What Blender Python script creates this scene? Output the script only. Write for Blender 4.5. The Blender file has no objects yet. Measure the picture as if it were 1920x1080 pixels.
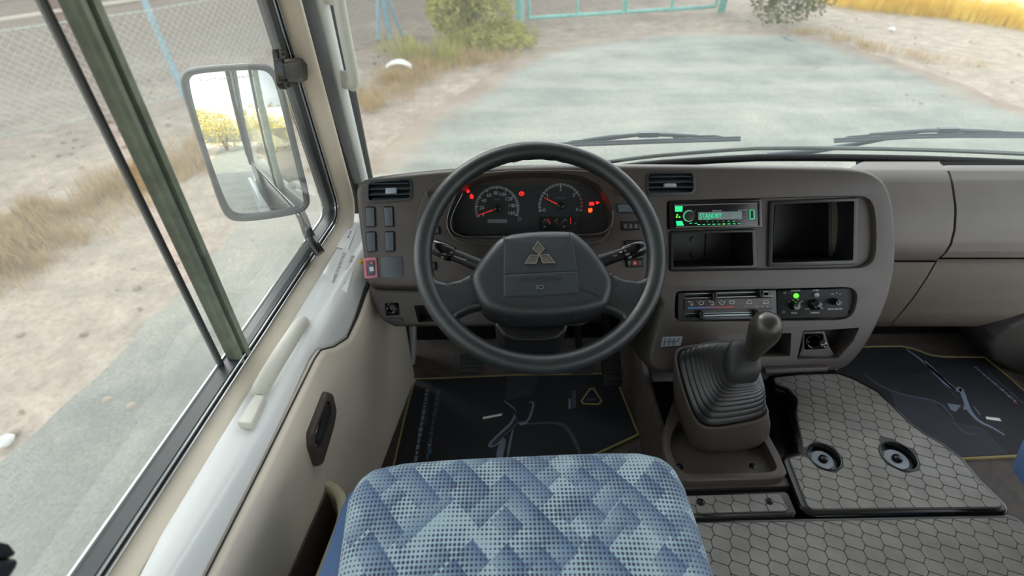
import bpy, bmesh, math, random
from math import sin, cos, tan, pi, radians, sqrt, floor
from mathutils import Vector, Matrix
from mathutils.geometry import tessellate_polygon

random.seed(7)
SC = bpy.context.scene
COL = SC.collection

# ------------------------------------------------------------------ camera
FPX, PITCH, ROLL, CAMH = 961.0, radians(38.7), radians(0.75), 1.13
CAM = Vector((0, 0, CAMH))
FW = Vector((0, cos(PITCH), -sin(PITCH)))
_R0 = Vector((1, 0, 0)); _U0 = _R0.cross(FW)
RT = _R0 * cos(ROLL) - _U0 * sin(ROLL)
UP = _R0 * sin(ROLL) + _U0 * cos(ROLL)
cam_d = bpy.data.cameras.new('camera'); cam = bpy.data.objects.new('camera', cam_d); COL.objects.link(cam)
cam.matrix_world = Matrix(((RT.x, UP.x, -FW.x, 0), (RT.y, UP.y, -FW.y, 0), (RT.z, UP.z, -FW.z, CAMH), (0, 0, 0, 1)))
cam_d.sensor_width = 36.0; cam_d.lens = 36.0 * FPX / 1920.0; cam_d.clip_start = 0.02; cam_d.clip_end = 300
cam_d.dof.use_dof = True; cam_d.dof.focus_distance = 0.95; cam_d.dof.aperture_fstop = 3.2
SC.camera = cam

# ------------------------------------------------------------------ light and exposure
SC.view_settings.view_transform = 'Standard'; SC.view_settings.look = 'None'
SC.view_settings.gamma = 1.0; SC.view_settings.use_curve_mapping = False
SC.view_settings.exposure = 0.95
SUN_EL, SUN_AZ = radians(21), math.atan2(0.86, -0.51)      # the sun stands ahead and to the left of the bus
wd = bpy.data.worlds.new('world'); SC.world = wd; wd.use_nodes = True
wn = wd.node_tree; wn.nodes.clear()
sky = wn.nodes.new('ShaderNodeTexSky'); sky.sky_type = 'NISHITA'; sky.sun_disc = False
sky.sun_elevation = SUN_EL; sky.sun_rotation = radians(90) - SUN_AZ
sky.air_density = 1.0; sky.dust_density = 3.0; sky.ozone_density = 1.0
bgd = wn.nodes.new('ShaderNodeBackground'); bgd.inputs[1].default_value = 0.42
hs = wn.nodes.new('ShaderNodeHueSaturation'); hs.inputs['Saturation'].default_value = 0.22
wo = wn.nodes.new('ShaderNodeOutputWorld')
wn.links.new(sky.outputs[0], hs.inputs['Color']); wn.links.new(hs.outputs[0], bgd.inputs[0]); wn.links.new(bgd.outputs[0], wo.inputs[0])
sun_d = bpy.data.lights.new('sun', 'SUN'); sun_d.energy = 6.2; sun_d.angle = radians(0.6); sun_d.color = (1.0, 0.83, 0.57)
sun = bpy.data.objects.new('sun', sun_d); COL.objects.link(sun)
_sd = Vector((cos(SUN_EL) * cos(SUN_AZ), cos(SUN_EL) * sin(SUN_AZ), sin(SUN_EL)))
sun.rotation_euler = _sd.to_track_quat('Z', 'Y').to_euler(); sun.location = (-20, 30, 20)

# ------------------------------------------------------------------ picking points on real planes
def ray(px, py):
    return FW * FPX + RT * (px - 960.0) + UP * (540.0 - py)
def hit(px, py, P, N):
    d = ray(px, py); P = Vector(P); N = Vector(N)
    return CAM + d * ((P - CAM).dot(N) / d.dot(N))
def atz(px, py, z): return hit(px, py, (0, 0, z), (0, 0, 1))
def aty(px, py, y): return hit(px, py, (0, y, 0), (0, 1, 0))
def atx(px, py, x): return hit(px, py, (x, 0, 0), (1, 0, 0))
def gnd(px, py): return atz(px, py, -1.0)

class Frame:
    """a flat face of the cab: origin, axes u v in the face, n towards the room"""
    def __init__(s, O, u, n):
        s.O = Vector(O); s.n = Vector(n).normalized(); s.u = Vector(u).normalized(); s.v = s.n.cross(s.u).normalized()
    def w(s, a, b, h=0.0): return s.O + s.u * a + s.v * b + s.n * h
    def p(s, px, py, h=0.0):
        q = hit(px, py, s.O + s.n * h, s.n) - s.O
        return (q.dot(s.u), q.dot(s.v))
    def P(s, pts, h=0.0): return [s.p(x, y, h) for x, y in pts]
    def loc(s, W):
        q = Vector(W) - s.O; return (q.dot(s.u), q.dot(s.v), q.dot(s.n))

def area2(p):
    return sum(p[i][0] * p[(i + 1) % len(p)][1] - p[(i + 1) % len(p)][0] * p[i][1] for i in range(len(p))) / 2
def ccw(p): return list(p) if area2(p) > 0 else list(reversed(p))
def dedupe(p, e=1e-6):
    o = []
    for q in p:
        if not o or (q[0] - o[-1][0]) ** 2 + (q[1] - o[-1][1]) ** 2 > e * e: o.append(q)
    if len(o) > 1 and (o[0][0] - o[-1][0]) ** 2 + (o[0][1] - o[-1][1]) ** 2 < e * e: o.pop()
    return o
def inset(p, d):
    """move each edge of a ccw polygon inwards by d"""
    n = len(p); o = []
    for i in range(n):
        a, b, c = p[i - 1], p[i], p[(i + 1) % n]
        e1 = Vector((b[0] - a[0], b[1] - a[1])); e2 = Vector((c[0] - b[0], c[1] - b[1]))
        if e1.length < 1e-9 or e2.length < 1e-9: o.append(b); continue
        e1.normalize(); e2.normalize()
        n1 = Vector((-e1.y, e1.x)); n2 = Vector((-e2.y, e2.x)); m = n1 + n2
        if m.length < 1e-6: o.append((b[0] + n1.x * d, b[1] + n1.y * d)); continue
        m.normalize(); k = d / max(0.45, m.dot(n1))
        o.append((b[0] + m.x * k, b[1] + m.y * k))
    return o
def fillet(p, r, seg=4):
    """round the corners of a polygon; r one number or one per corner"""
    n = len(p); o = []
    for i in range(n):
        a, b, c = Vector(p[i - 1]), Vector(p[i]), Vector(p[(i + 1) % n])
        rr = r[i] if isinstance(r, (list, tuple)) else r
        e1 = a - b; e2 = c - b; l1, l2 = e1.length, e2.length
        if rr <= 0 or l1 < 1e-9 or l2 < 1e-9: o.append(tuple(b)); continue
        e1 /= l1; e2 /= l2
        ang = math.acos(max(-1, min(1, e1.dot(e2))))
        if ang > pi - 0.06: o.append(tuple(b)); continue
        t = min(rr / tan(ang / 2), l1 * 0.49, l2 * 0.49)
        A = b + e1 * t; B = b + e2 * t
        for k in range(seg + 1):
            s = k / seg
            q = A * (1 - s) ** 2 + b * 2 * s * (1 - s) + B * s * s
            o.append(tuple(q))
    return dedupe(o)
def rrect(cx, cy, w, h, r=0.0, seg=4):
    return fillet([(cx - w / 2, cy - h / 2), (cx + w / 2, cy - h / 2), (cx + w / 2, cy + h / 2), (cx - w / 2, cy + h / 2)], r, seg)
def smooth2(pts, it=2, closed=True):
    for _ in range(it):
        n = len(pts); o = []
        for i in range(n if closed else n - 1):
            a, b = pts[i], pts[(i + 1) % n]
            o.append(tuple(a[k] * .75 + b[k] * .25 for k in range(len(a)))); o.append(tuple(a[k] * .25 + b[k] * .75 for k in range(len(a))))
        if not closed: o = [pts[0]] + o + [pts[-1]]
        pts = o
    return pts
def lerp(a, b, t): return a + (b - a) * t
def interp(x, xs, ys):
    if x <= xs[0]: return ys[0]
    for i in range(1, len(xs)):
        if x <= xs[i]:
            return lerp(ys[i - 1], ys[i], (x - xs[i - 1]) / (xs[i] - xs[i - 1]))
    return ys[-1]

WL = {}
class MB:
    """collects geometry in world coordinates and links it as ONE mesh object"""
    def __init__(s): s.v = []; s.f = []
    def add(s, vs, fs):
        k = len(s.v); s.v += [Vector(q) for q in vs]; s.f += [[i + k for i in f] for f in fs]; return s
    def loops(s, L, closed=True, cap0=False, cap1=False, ring=False):
        n = len(L[0]); vs = [q for l in L for q in l]; fs = []
        m = len(L)
        for j in range(m if ring else m - 1):
            j2 = (j + 1) % m
            for i in range(n if closed else n - 1):
                i2 = (i + 1) % n
                fs.append([j * n + i, j * n + i2, j2 * n + i2, j2 * n + i])
        if cap0: fs.append(list(range(n))[::-1])
        if cap1: fs.append([(m - 1) * n + i for i in range(n)])
        return s.add(vs, fs)
    def face(s, F, outer, holes=(), h=0.0):
        polys = [ccw(outer)] + [list(reversed(ccw(q))) for q in holes]
        flat = [q for p in polys for q in p]
        tri = tessellate_polygon([[Vector((a, b, 0)) for a, b in p] for p in polys])
        return s.add([F.w(a, b, h) for a, b in flat], [list(t) for t in tri])
    def prism(s, F, poly, h0, h1, r=0.0, seg=3, holes=(), back=False, hd=None, fan=False):
        """a plate from h0 up to h1 with its upper rim rounded by r; holes get walls hd deep"""
        poly = ccw(dedupe(poly)); L = [[F.w(a, b, h0) for a, b in poly]]
        q = poly
        if r > 0:
            for k in range(seg + 1):
                t = k / seg * pi / 2
                q = inset(poly, r * (1 - cos(t)))
                L.append([F.w(a, b, h1 - r + r * sin(t)) for a, b in q])
        else:
            L.append([F.w(a, b, h1) for a, b in poly])
        if fan:
            ca, cb = sum(a for a, b in q) / len(q), sum(b for a, b in q) / len(q)
            for k in (.88, .6, .3, .02): L.append([F.w(ca + (a - ca) * k, cb + (b - cb) * k, h1) for a, b in q])
            s.loops(L, cap1=True)
        else:
            s.loops(L); s.face(F, q, holes, h1)
        if back: s.face(F, poly, (), h0)
        for i, hl in enumerate(holes):
            d = h1 - (hd[i] if isinstance(hd, (list, tuple)) else (hd if hd is not None else 0.01))
            hl = ccw(hl)
            s.loops([[F.w(a, b, h1) for a, b in hl], [F.w(a, b, d) for a, b in hl]])
        return s
    def ring(s, F, outer, inner, h0, h1, r=0.0):
        """a closed frame between two outlines"""
        s.prism(F, outer, h0, h1, r, 2, [inner], hd=h1 - h0); return s
    def box(s, c, d, M=None):
        vs = [Vector((sx * d[0] / 2, sy * d[1] / 2, sz * d[2] / 2)) for sx in (-1, 1) for sy in (-1, 1) for sz in (-1, 1)]
        if M is not None: vs = [M @ q for q in vs]
        return s.add([Vector(c) + q for q in vs], [[0, 1, 3, 2], [4, 6, 7, 5], [0, 4, 5, 1], [2, 3, 7, 6], [0, 2, 6, 4], [1, 5, 7, 3]])
    def tube(s, path, r, seg=8, closed=False, flat=1.0, upv=None):
        path = [Vector(q) for q in path]; n = len(path); L = []
        prev = None
        for i in range(n):
            a = path[i - 1] if (i > 0 or closed) else path[i]; b = path[(i + 1) % n] if (i < n - 1 or closed) else path[i]
            t = (b - a).normalized()
            if upv is not None: x = t.cross(Vector(upv)).normalized()
            elif prev is None:
                x = t.orthogonal().normalized()
            else:
                x = prev - t * prev.dot(t)
                x = x.normalized() if x.length > 1e-6 else t.orthogonal().normalized()
            prev = x; y = t.cross(x)
            rr = r[i] if isinstance(r, (list, tuple)) else r
            L.append([path[i] + x * (cos(2 * pi * k / seg) * rr) + y * (sin(2 * pi * k / seg) * rr * flat) for k in range(seg)])
        return s.loops(L, True, not closed, not closed, ring=closed)
    def lathe(s, F, prof, c=(0, 0), seg=20, cap=True):
        L = [[F.w(c[0] + r * cos(2 * pi * k / seg), c[1] + r * sin(2 * pi * k / seg), h) for k in range(seg)] for r, h in prof]
        return s.loops(L, True, cap, cap)
    def text(s, F, body, a, b, size, h=0.0, rot=0.0, width=None, thick=0.0002, squeeze=1.0):
        cu = bpy.data.curves.new('lettering', 'FONT'); cu.body = body; cu.size = 1.0; cu.align_x = 'CENTER'; cu.align_y = 'CENTER'
        cu.resolution_u = 2
        o = bpy.data.objects.new('lettering', cu); me = o.to_mesh()
        vs = [q.co.copy() for q in me.vertices]; fs = [list(p.vertices) for p in me.polygons]
        o.to_mesh_clear(); bpy.data.objects.remove(o); bpy.data.curves.remove(cu)
        if not vs: return s
        x0 = min(q.x for q in vs); x1 = max(q.x for q in vs); y0 = min(q.y for q in vs); y1 = max(q.y for q in vs)
        ky = size / max(1e-6, (y1 - y0)); kx = (width / (x1 - x0)) if width else ky * squeeze
        cx, cy = (x0 + x1) / 2, (y0 + y1) / 2
        cr, sr = cos(rot), sin(rot); out = []
        for q in vs:
            x, y = (q.x - cx) * kx, (q.y - cy) * ky
            out.append(F.w(a + x * cr - y * sr, b + x * sr + y * cr, h))
        return s.add(out, fs)
    def build(s, name, mat, parent=None, ang=38, stuff=False, kind=None, label=None, recalc=True):
        xs = [q.x for q in s.v]; ys = [q.y for q in s.v]; zs = [q.z for q in s.v]
        org = Vector(((min(xs) + max(xs)) / 2, (min(ys) + max(ys)) / 2, min(zs)))
        me = bpy.data.meshes.new(name); me.from_pydata([tuple(q - org) for q in s.v], [], s.f); me.update()
        if recalc:
            bm = bmesh.new(); bm.from_mesh(me); bmesh.ops.remove_doubles(bm, verts=bm.verts, dist=1e-6)
            bmesh.ops.recalc_face_normals(bm, faces=bm.faces); bm.to_mesh(me); bm.free()
        if ang:
            me.polygons.foreach_set('use_smooth', [True] * len(me.polygons)); me.set_sharp_from_angle(angle=radians(ang))
        me.materials.append(mat)
        o = bpy.data.objects.new(name, me); COL.objects.link(o); WL[o.name] = org
        o.location = org
        if parent is not None:
            o.parent = parent; o.location = org - WL[parent.name]
        if stuff or 'lettering' in name: o['kind'] = 'stuff'
        if kind: o['kind'] = kind
        if label: o['label'] = label
        return o

def tag(o, label, cat=None, group=None, kind=None):
    o['label'] = label
    if cat: o['category'] = cat
    if group: o['group'] = group
    if kind: o['kind'] = kind
    return o
def thing(name, loc, label, cat, group=None, kind=None):
    o = bpy.data.objects.new(name, None); COL.objects.link(o); o.location = loc; WL[o.name] = Vector(loc); o.empty_display_size = 0.05
    return tag(o, label, cat, group, kind)
def copy_of(o, parent, delta):
    c = o.copy(); COL.objects.link(c); c.parent = parent; c.location = o.location + Vector(delta); WL[c.name] = WL[o.name] + Vector(delta)
    for ch in o.children:
        g = ch.copy(); COL.objects.link(g); g.parent = c; WL[g.name] = WL[ch.name] + Vector(delta)
    return c

# ------------------------------------------------------------------ materials
def lin(r, g, b):
    f = lambda c: (c / 255 / 12.92) if c <= 10.3 else (((c / 255) + .055) / 1.055) ** 2.4
    return (f(r), f(g), f(b), 1.0)
class NT:
    def __init__(s, name):
        s.m = bpy.data.materials.new(name); s.m.use_nodes = True; s.t = s.m.node_tree; s.t.nodes.clear()
        s.out = s.n('ShaderNodeOutputMaterial')
    def n(s, ty, **kw):
        q = s.t.nodes.new(ty)
        for k, v in kw.items(): setattr(q, k, v)
        return q
    def put(s, sock, v):
        if isinstance(v, bpy.types.NodeSocket): s.t.links.new(v, sock)
        else: sock.default_value = v
    def ma(s, op, a, b=None, c=None):
        q = s.n('ShaderNodeMath', operation=op); s.put(q.inputs[0], a)
        if b is not None: s.put(q.inputs[1], b)
        if c is not None: s.put(q.inputs[2], c)
        return q.outputs[0]
    def mix(s, f, a, b):
        q = s.n('ShaderNodeMix', data_type='RGBA'); s.put(q.inputs[0], f); s.put(q.inputs[6], a); s.put(q.inputs[7], b); return q.outputs[2]
    def coord(s, which='Object'):
        return s.n('ShaderNodeTexCoord').outputs[which]
    def wpos(s): return s.n('ShaderNodeNewGeometry').outputs['Position']
    def noise(s, co, scale, detail=3.0, rough=.55):
        q = s.n('ShaderNodeTexNoise'); s.put(q.inputs['Vector'], co); q.inputs['Scale'].default_value = scale
        q.inputs['Detail'].default_value = detail; q.inputs['Roughness'].default_value = rough; return q.outputs[0]
    def ramp(s, f, stops):
        q = s.n('ShaderNodeValToRGB'); e = q.color_ramp.elements
        e[0].position, e[0].color = stops[0]; e[1].position, e[1].color = stops[-1]
        for p, c in stops[1:-1]:
            k = e.new(p); k.color = c
        s.put(q.inputs[0], f); return q.outputs[0]
    def bump(s, hgt, strength, dist=0.001):
        q = s.n('ShaderNodeBump'); q.inputs['Strength'].default_value = strength; q.inputs['Distance'].default_value = dist
        s.put(q.inputs['Height'], hgt); return q.outputs[0]
    def bsdf(s, color, rough=.5, metal=0.0, normal=None, **kw):
        q = s.n('ShaderNodeBsdfPrincipled'); s.put(q.inputs['Base Color'], color); s.put(q.inputs['Roughness'], rough); s.put(q.inputs['Metallic'], metal)
        if normal is not None: s.put(q.inputs['Normal'], normal)
        for k, v in kw.items(): s.put(q.inputs[k.replace('_', ' ')], v)
        s.t.links.new(q.outputs[0], s.out.inputs[0]); return q
def plain(name, rgb, rough=.5, metal=0.0, grain=0.0, gscale=900.0, tint=0.06, tscale=9.0, coat=0.0, spec=None):
    """one colour with a little uneven tone, and a moulded grain where asked"""
    t = NT(name); co = t.coord(); c = lin(*rgb)
    nz = t.noise(co, tscale, 4.0)
    d = tuple(x * (1 - tint * 2.2) for x in c[:3]) + (1,); l = tuple(min(1, x * (1 + tint * 2.2)) for x in c[:3]) + (1,)
    col = t.ramp(nz, [(0.3, d), (0.7, l)])
    nrm = None
    if grain > 0:
        nrm = t.bump(t.noise(co, gscale, 2.0), grain, 0.0006)
    kw = {}
    if coat: kw['Coat_Weight'] = coat
    if spec is not None: kw['Specular_IOR_Level'] = spec
    t.bsdf(col, rough, metal, nrm, **kw); return t.m
def glow(name, rgb, power):
    t = NT(name); t.bsdf(lin(*rgb), .4, 0, None, Emission_Color=lin(*rgb), Emission_Strength=power); return t.m
def glass(name, tint, ior=1.45, haze=0.0):
    t = NT(name); tr = t.n('ShaderNodeBsdfTransparent'); tr.inputs[0].default_value = tint
    gl = t.n('ShaderNodeBsdfGlossy'); gl.inputs['Roughness'].default_value = 0.0; gl.inputs[0].default_value = (1, 1, 1, 1)
    ge = t.n('ShaderNodeNewGeometry'); dt = t.n('ShaderNodeVectorMath', operation='DOT_PRODUCT')
    t.t.links.new(ge.outputs['Incoming'], dt.inputs[0]); t.t.links.new(ge.outputs['Normal'], dt.inputs[1])
    f0 = ((ior - 1) / (ior + 1)) ** 2 * 1.6
    sch = t.ma('ADD', f0, t.ma('MULTIPLY', 1 - f0, t.ma('POWER', t.ma('SUBTRACT', 1.0, t.ma('ABSOLUTE', dt.outputs['Value'])), 5.0)))
    mx = t.n('ShaderNodeMixShader'); t.t.links.new(sch, mx.inputs[0]); t.t.links.new(tr.outputs[0], mx.inputs[1]); t.t.links.new(gl.outputs[0], mx.inputs[2])
    last = mx.outputs[0]
    if haze:
        df = t.n('ShaderNodeBsdfTranslucent'); df.inputs[0].default_value = (.8, .85, .82, 1)
        m2 = t.n('ShaderNodeMixShader'); m2.inputs[0].default_value = haze
        t.t.links.new(last, m2.inputs[1]); t.t.links.new(df.outputs[0], m2.inputs[2]); last = m2.outputs[0]
    t.t.links.new(last, t.out.inputs[0]); return t.m

M = {}
M['dash_skylit'] = plain('skylit_dash_plastic', (98, 93, 88), .42, 0, .35, 1400, .04)  # dash plastic made paler; sky reflection on the pad is put into the colour
M['kick'] = plain('kick_panel_plastic', (48, 45, 42), .5, 0, .3, 900, .05)
M['dash'] = plain('dash_plastic', (68, 62, 58), .4, 0, .35, 1400, .04)
M['dash_dark'] = plain('cluster_surround_plastic', (54, 46, 41), .42, 0, .3, 1400, .04)
M['dash_low'] = plain('passenger_panel_plastic', (96, 88, 80), .5, 0, .3, 1400, .04)
M['console'] = plain('console_plastic', (83, 76, 70), .42, 0, .35, 1100, .06)
M['black'] = plain('black_plastic', (26, 27, 29), .38, 0, .2, 1500, .05)
M['matte'] = plain('matte_black_plate', (13, 14, 17), .5, 0, 0, 900, .05, spec=.25)
M['gloss'] = plain('glossy_black_plastic', (16, 17, 19), .18, 0, 0, 900, .03)
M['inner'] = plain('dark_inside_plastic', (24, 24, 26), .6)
M['wheel'] = plain('steering_wheel_vinyl', (34, 38, 40), .3, 0, .8, 700, .05)
M['wheel_pad'] = plain('airbag_cover_plastic', (36, 40, 43), .36, 0, .55, 900, .05)
M['pad_smooth'] = plain('airbag_cover_smooth', (44, 49, 53), .34, 0, .12, 900, .07, 30)
M['rubber'] = plain('black_rubber', (22, 23, 24), .55, 0, .2, 300)
M['boot'] = plain('boot_rubber', (24, 25, 26), .3, 0, .1, 200, .1)
M['knob'] = plain('knob_plastic', (46, 43, 37), .26, 0, .5, 500, .08, 60)
M['white'] = plain('white_body_paint', (226, 228, 226), .22, 0, 0, 900, .01, 5, .4)
M['silver'] = plain('silver_body_paint', (150, 156, 158), .3, .2, 0, 900, .02, 4, .3)
M['beige'] = plain('beige_trim_vinyl', (220, 209, 192), .55, 0, .3, 1200, .02)
M['beige_seal'] = plain('beige_window_trim', (208, 198, 181), .6, 0, .6, 400, .04)
M['cream'] = plain('cream_plastic', (200, 193, 165), .5, 0, .3, 800, .03)
M['bone'] = plain('bone_plastic', (208, 206, 194), .45, 0, .5, 900, .03)
M['chrome'] = plain('bright_metal', (205, 208, 210), .18, 1.0)
M['alu'] = plain('aluminium_channel', (120, 128, 124), .35, .8)
M['sash'] = plain('olive_sash_rubber', (112, 122, 106), .4, .1, .2, 300, .12, 40)
M['grey_frame'] = plain('dark_grey_frame', (52, 56, 58), .4, .2)
M['text'] = plain('white_print', (205, 208, 210), .6, tint=0)
M['text_dim'] = plain('grey_print', (120, 124, 126), .6, tint=0)
M['text_dark'] = plain('black_print', (40, 42, 46), .6, tint=0)
M['paper'] = plain('white_sticker_paper', (228, 230, 228), .5, tint=.02)
M['dial'] = plain('dial_face', (30, 36, 38), .55, tint=.05)
M['dial_ring'] = plain('dial_ring_grey', (112, 116, 116), .5, tint=.05)
M['red_band'] = plain('red_dial_band', (120, 36, 34), .5)
M['needle'] = glow('red_needle', (225, 52, 40), .35)
M['red'] = glow('red_warning_light', (255, 30, 30), 1.3)
M['orange'] = glow('orange_warning_light', (255, 70, 20), 1.6)
M['green'] = glow('green_led', (70, 255, 40), 1.6)
M['teal'] = glow('green_key_light', (30, 190, 120), .7)
M['lcd'] = plain('lcd_glass', (138, 154, 156), .25, tint=.12, tscale=16)
M['seg'] = glow('lcd_segments', (30, 200, 140), .6)
M['pink'] = plain('pink_frame', (196, 120, 140), .5)
M['rock_red'] = plain('hazard_red', (190, 40, 48), .5)
M['yellow'] = plain('yellow_plastic', (210, 170, 40), .5)
M['blank'] = plain('switch_blank_grey', (76, 84, 92), .4, 0, .2, 1200)
M['label_grey'] = plain('grey_label', (150, 160, 172), .5)
M['heat_blue'] = plain('blue_print', (50, 110, 170), .5)
M['heat_red'] = plain('red_print', (170, 70, 66), .5)
M['mat_print'] = plain('black_mat_fabric', (26, 29, 34), .7, 0, .4, 900, .12, 6)
M['mat_edge'] = plain('gold_edge_binding', (158, 144, 96), .75, 0, .4, 600)
M['mat_line'] = plain('silver_blue_print', (112, 122, 142), .6)
M['mat_dim'] = plain('dim_grey_print', (62, 68, 80), .6)
M['mat_glow'] = plain('dark_slate_print', (44, 48, 57), .7)
M['carpet'] = plain('brown_floor_vinyl', (78, 72, 66), .65, 0, 1.0, 350, .12, 40)
M['dark'] = plain('dark_underdash', (20, 19, 18), .9, spec=.1)
M['wiper'] = plain('hazed_black_wiper', (104, 114, 120), .5)  # black wipers coloured paler, with the windscreen haze put into the grey
M['rubmat'] = plain('grey_rubber_mat', (130, 128, 123), .42, 0, .25, 500, .1, 14)
M['groove'] = plain('dark_groove', (70, 68, 64), .6)
M['seat_side'] = plain('blue_seat_cloth', (58, 84, 122), .8, 0, .5, 1200, .05)
M['mirror'] = plain('mirror_silver', (236, 240, 240), .0, 1.0, tint=0)
M['ceil'] = plain('pale_headliner', (205, 203, 196), .8)
M['teal_paint'] = plain('teal_gate_paint', (122, 176, 164), .5, tint=.08)
M['blue_paint'] = plain('blue_post_paint', (122, 158, 172), .5, tint=.08)
M['wire'] = plain('galvanised_wire', (170, 182, 176), .5, .3)
M['mesh_shade'] = plain('gate_sheet', (140, 122, 112), .8, tint=.1)
M['trunk'] = plain('bark', (96, 84, 70), .9, 0, .5, 60)
M['concrete'] = plain('rendered_wall', (186, 178, 165), .85, 0, .4, 40, .06, 1.0)
M['litter'] = plain('white_litter', (232, 232, 226), .5)
M['glass'] = glass('side_window_glass', (.86, .90, .87, 1), 1.5, .09)
M['wind'] = glass('windscreen_glass', (.90, .94, .92, 1), 1.3, .05)
M['dark_glass'] = glass('tinted_rear_glass', (.55, .6, .6, 1), 1.6)
M['lens'] = glass('cluster_lens', (.9, .92, .94, 1), 1.25)

def leafy(name, c1, c2, trans=.35):
    t = NT(name); inf = t.n('ShaderNodeObjectInfo'); co = t.coord(); nz = t.noise(co, 5.0, 2.0)
    col = t.ramp(nz, [(.3, lin(*c1)), (.7, lin(*c2))])
    b = t.n('ShaderNodeBsdfDiffuse'); t.put(b.inputs[0], col); tl = t.n('ShaderNodeBsdfTranslucent'); t.put(tl.inputs[0], col)
    mx = t.n('ShaderNodeMixShader'); mx.inputs[0].default_value = trans
    t.t.links.new(b.outputs[0], mx.inputs[1]); t.t.links.new(tl.outputs[0], mx.inputs[2]); t.t.links.new(mx.outputs[0], t.out.inputs[0]); return t.m
M['straw'] = leafy('dry_straw', (172, 148, 108), (200, 180, 140))
M['gold_grass'] = leafy('golden_grass', (222, 188, 70), (244, 220, 124))
M['scrub'] = leafy('olive_scrub', (146, 146, 82), (194, 190, 120))
M['leaf'] = leafy('tree_leaf', (70, 84, 44), (128, 132, 70))
M['leaf_gold'] = leafy('sunny_leaf', (176, 166, 82), (222, 208, 128))

def ground_mat():
    t = NT('sandy_ground'); p = t.wpos()
    a = t.noise(p, .9, 6.0, .62); b = t.noise(p, 5.0, 6.0, .65); c = t.noise(p, .35, 3.0)
    base = t.ramp(b, [(.25, lin(148, 136, 122)), (.5, lin(174, 160, 144)), (.75, lin(194, 181, 163))])
    brown = t.ramp(b, [(.25, lin(108, 95, 84)), (.75, lin(144, 129, 115))])
    sx = t.n('ShaderNodeSeparateXYZ'); t.put(sx.inputs[0], p)
    # the verge turns browner towards the gate and the fence
    far = t.ma('ADD', t.ma('MULTIPLY', sx.outputs[1], .16), t.ma('MULTIPLY', sx.outputs[0], -.10))
    k = t.ma('ADD', t.ma('SUBTRACT', far, .95), t.ma('MULTIPLY', t.ma('SUBTRACT', a, .5), 1.6))
    lit = t.ma('MULTIPLY', t.ma('SUBTRACT', sx.outputs[0], 3.9), .5)
    lit.node.use_clamp = True
    k.node.use_clamp = True
    k = t.ma('MULTIPLY', k, t.ma('SUBTRACT', 1.0, lit))
    col = t.mix(k, base, brown)
    gr = t.noise(p, 26.0, 4.0, .7); gm = t.ramp(gr, [(.34, (.70, .68, .66, 1)), (.55, (1, 1, 1, 1))]); q = t.n('ShaderNodeMix', data_type='RGBA', blend_type='MULTIPLY'); q.inputs[0].default_value = .7; t.put(q.inputs[6], col); t.put(q.inputs[7], gm)
    t.bsdf(q.outputs[2], .95, 0, t.bump(b, .8, .03)); return t.m
def road_mat():
    t = NT('dusty_tarmac'); p = t.wpos()
    b = t.noise(p, 1.3, 7.0, .65); f = t.noise(p, 40.0, 3.0, .7); st = t.n('ShaderNodeMapping'); st.inputs['Scale'].default_value = (.35, 1.6, 1)
    t.put(st.inputs[0], p); s = t.noise(st.outputs[0], 1.1, 6.0, .6)
    col = t.ramp(b, [(.3, lin(128, 133, 124)), (.52, lin(150, 154, 143)), (.72, lin(170, 170, 156))])
    dust = t.ramp(s, [(.45, (0, 0, 0, 1)), (.68, (1, 1, 1, 1))])
    col = t.mix(t.ma('MULTIPLY', dust, .6), col, lin(188, 186, 170))
    grit = t.ramp(f, [(.38, (.75, .75, .76, 1)), (.6, (1, 1, 1, 1))])
    q = t.n('ShaderNodeMix', data_type='RGBA', blend_type='MULTIPLY'); q.inputs[0].default_value = .8; t.put(q.inputs[6], col); t.put(q.inputs[7], grit)
    at = t.n('ShaderNodeAttribute', attribute_name='edge_blend'); e = t.ma('ADD', at.outputs['Fac'], t.ma('MULTIPLY', t.ma('SUBTRACT', t.noise(p, 3.0, 6.0, .65), .5), 1.5)); e.node.use_clamp = True
    verge = t.ramp(b, [(.25, lin(128, 112, 98)), (.75, lin(172, 156, 138))])
    t.bsdf(t.mix(e, verge, q.outputs[2]), .9, 0, t.bump(f, .4, .01)); return t.m
def tar_mat():
    t = NT('worn_tarmac'); p = t.wpos(); f = t.noise(p, 55.0, 3.0, .75); b = t.noise(p, 2.0, 5.0, .6)
    col = t.ramp(b, [(.3, lin(120, 124, 118)), (.7, lin(146, 148, 138))])
    sx = t.n('ShaderNodeSeparateXYZ'); t.put(sx.inputs[0], p)
    du = t.ma('ADD', t.ma('MULTIPLY', t.ma('SUBTRACT', sx.outputs[1], 1.6), .55), t.ma('MULTIPLY', t.ma('SUBTRACT', b, .5), 1.6)); du.node.use_clamp = True
    col = t.mix(t.ma('MULTIPLY', du, .85), col, lin(186, 180, 164))
    grit = t.ramp(f, [(.35, (.66, .67, .68, 1)), (.62, (1.0, 1.0, 1.0, 1))])
    q = t.n('ShaderNodeMix', data_type='RGBA', blend_type='MULTIPLY'); q.inputs[0].default_value = .85; t.put(q.inputs[6], col); t.put(q.inputs[7], grit)
    t.bsdf(q.outputs[2], .9, 0, t.bump(f, .5, .01)); return t.m
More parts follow.
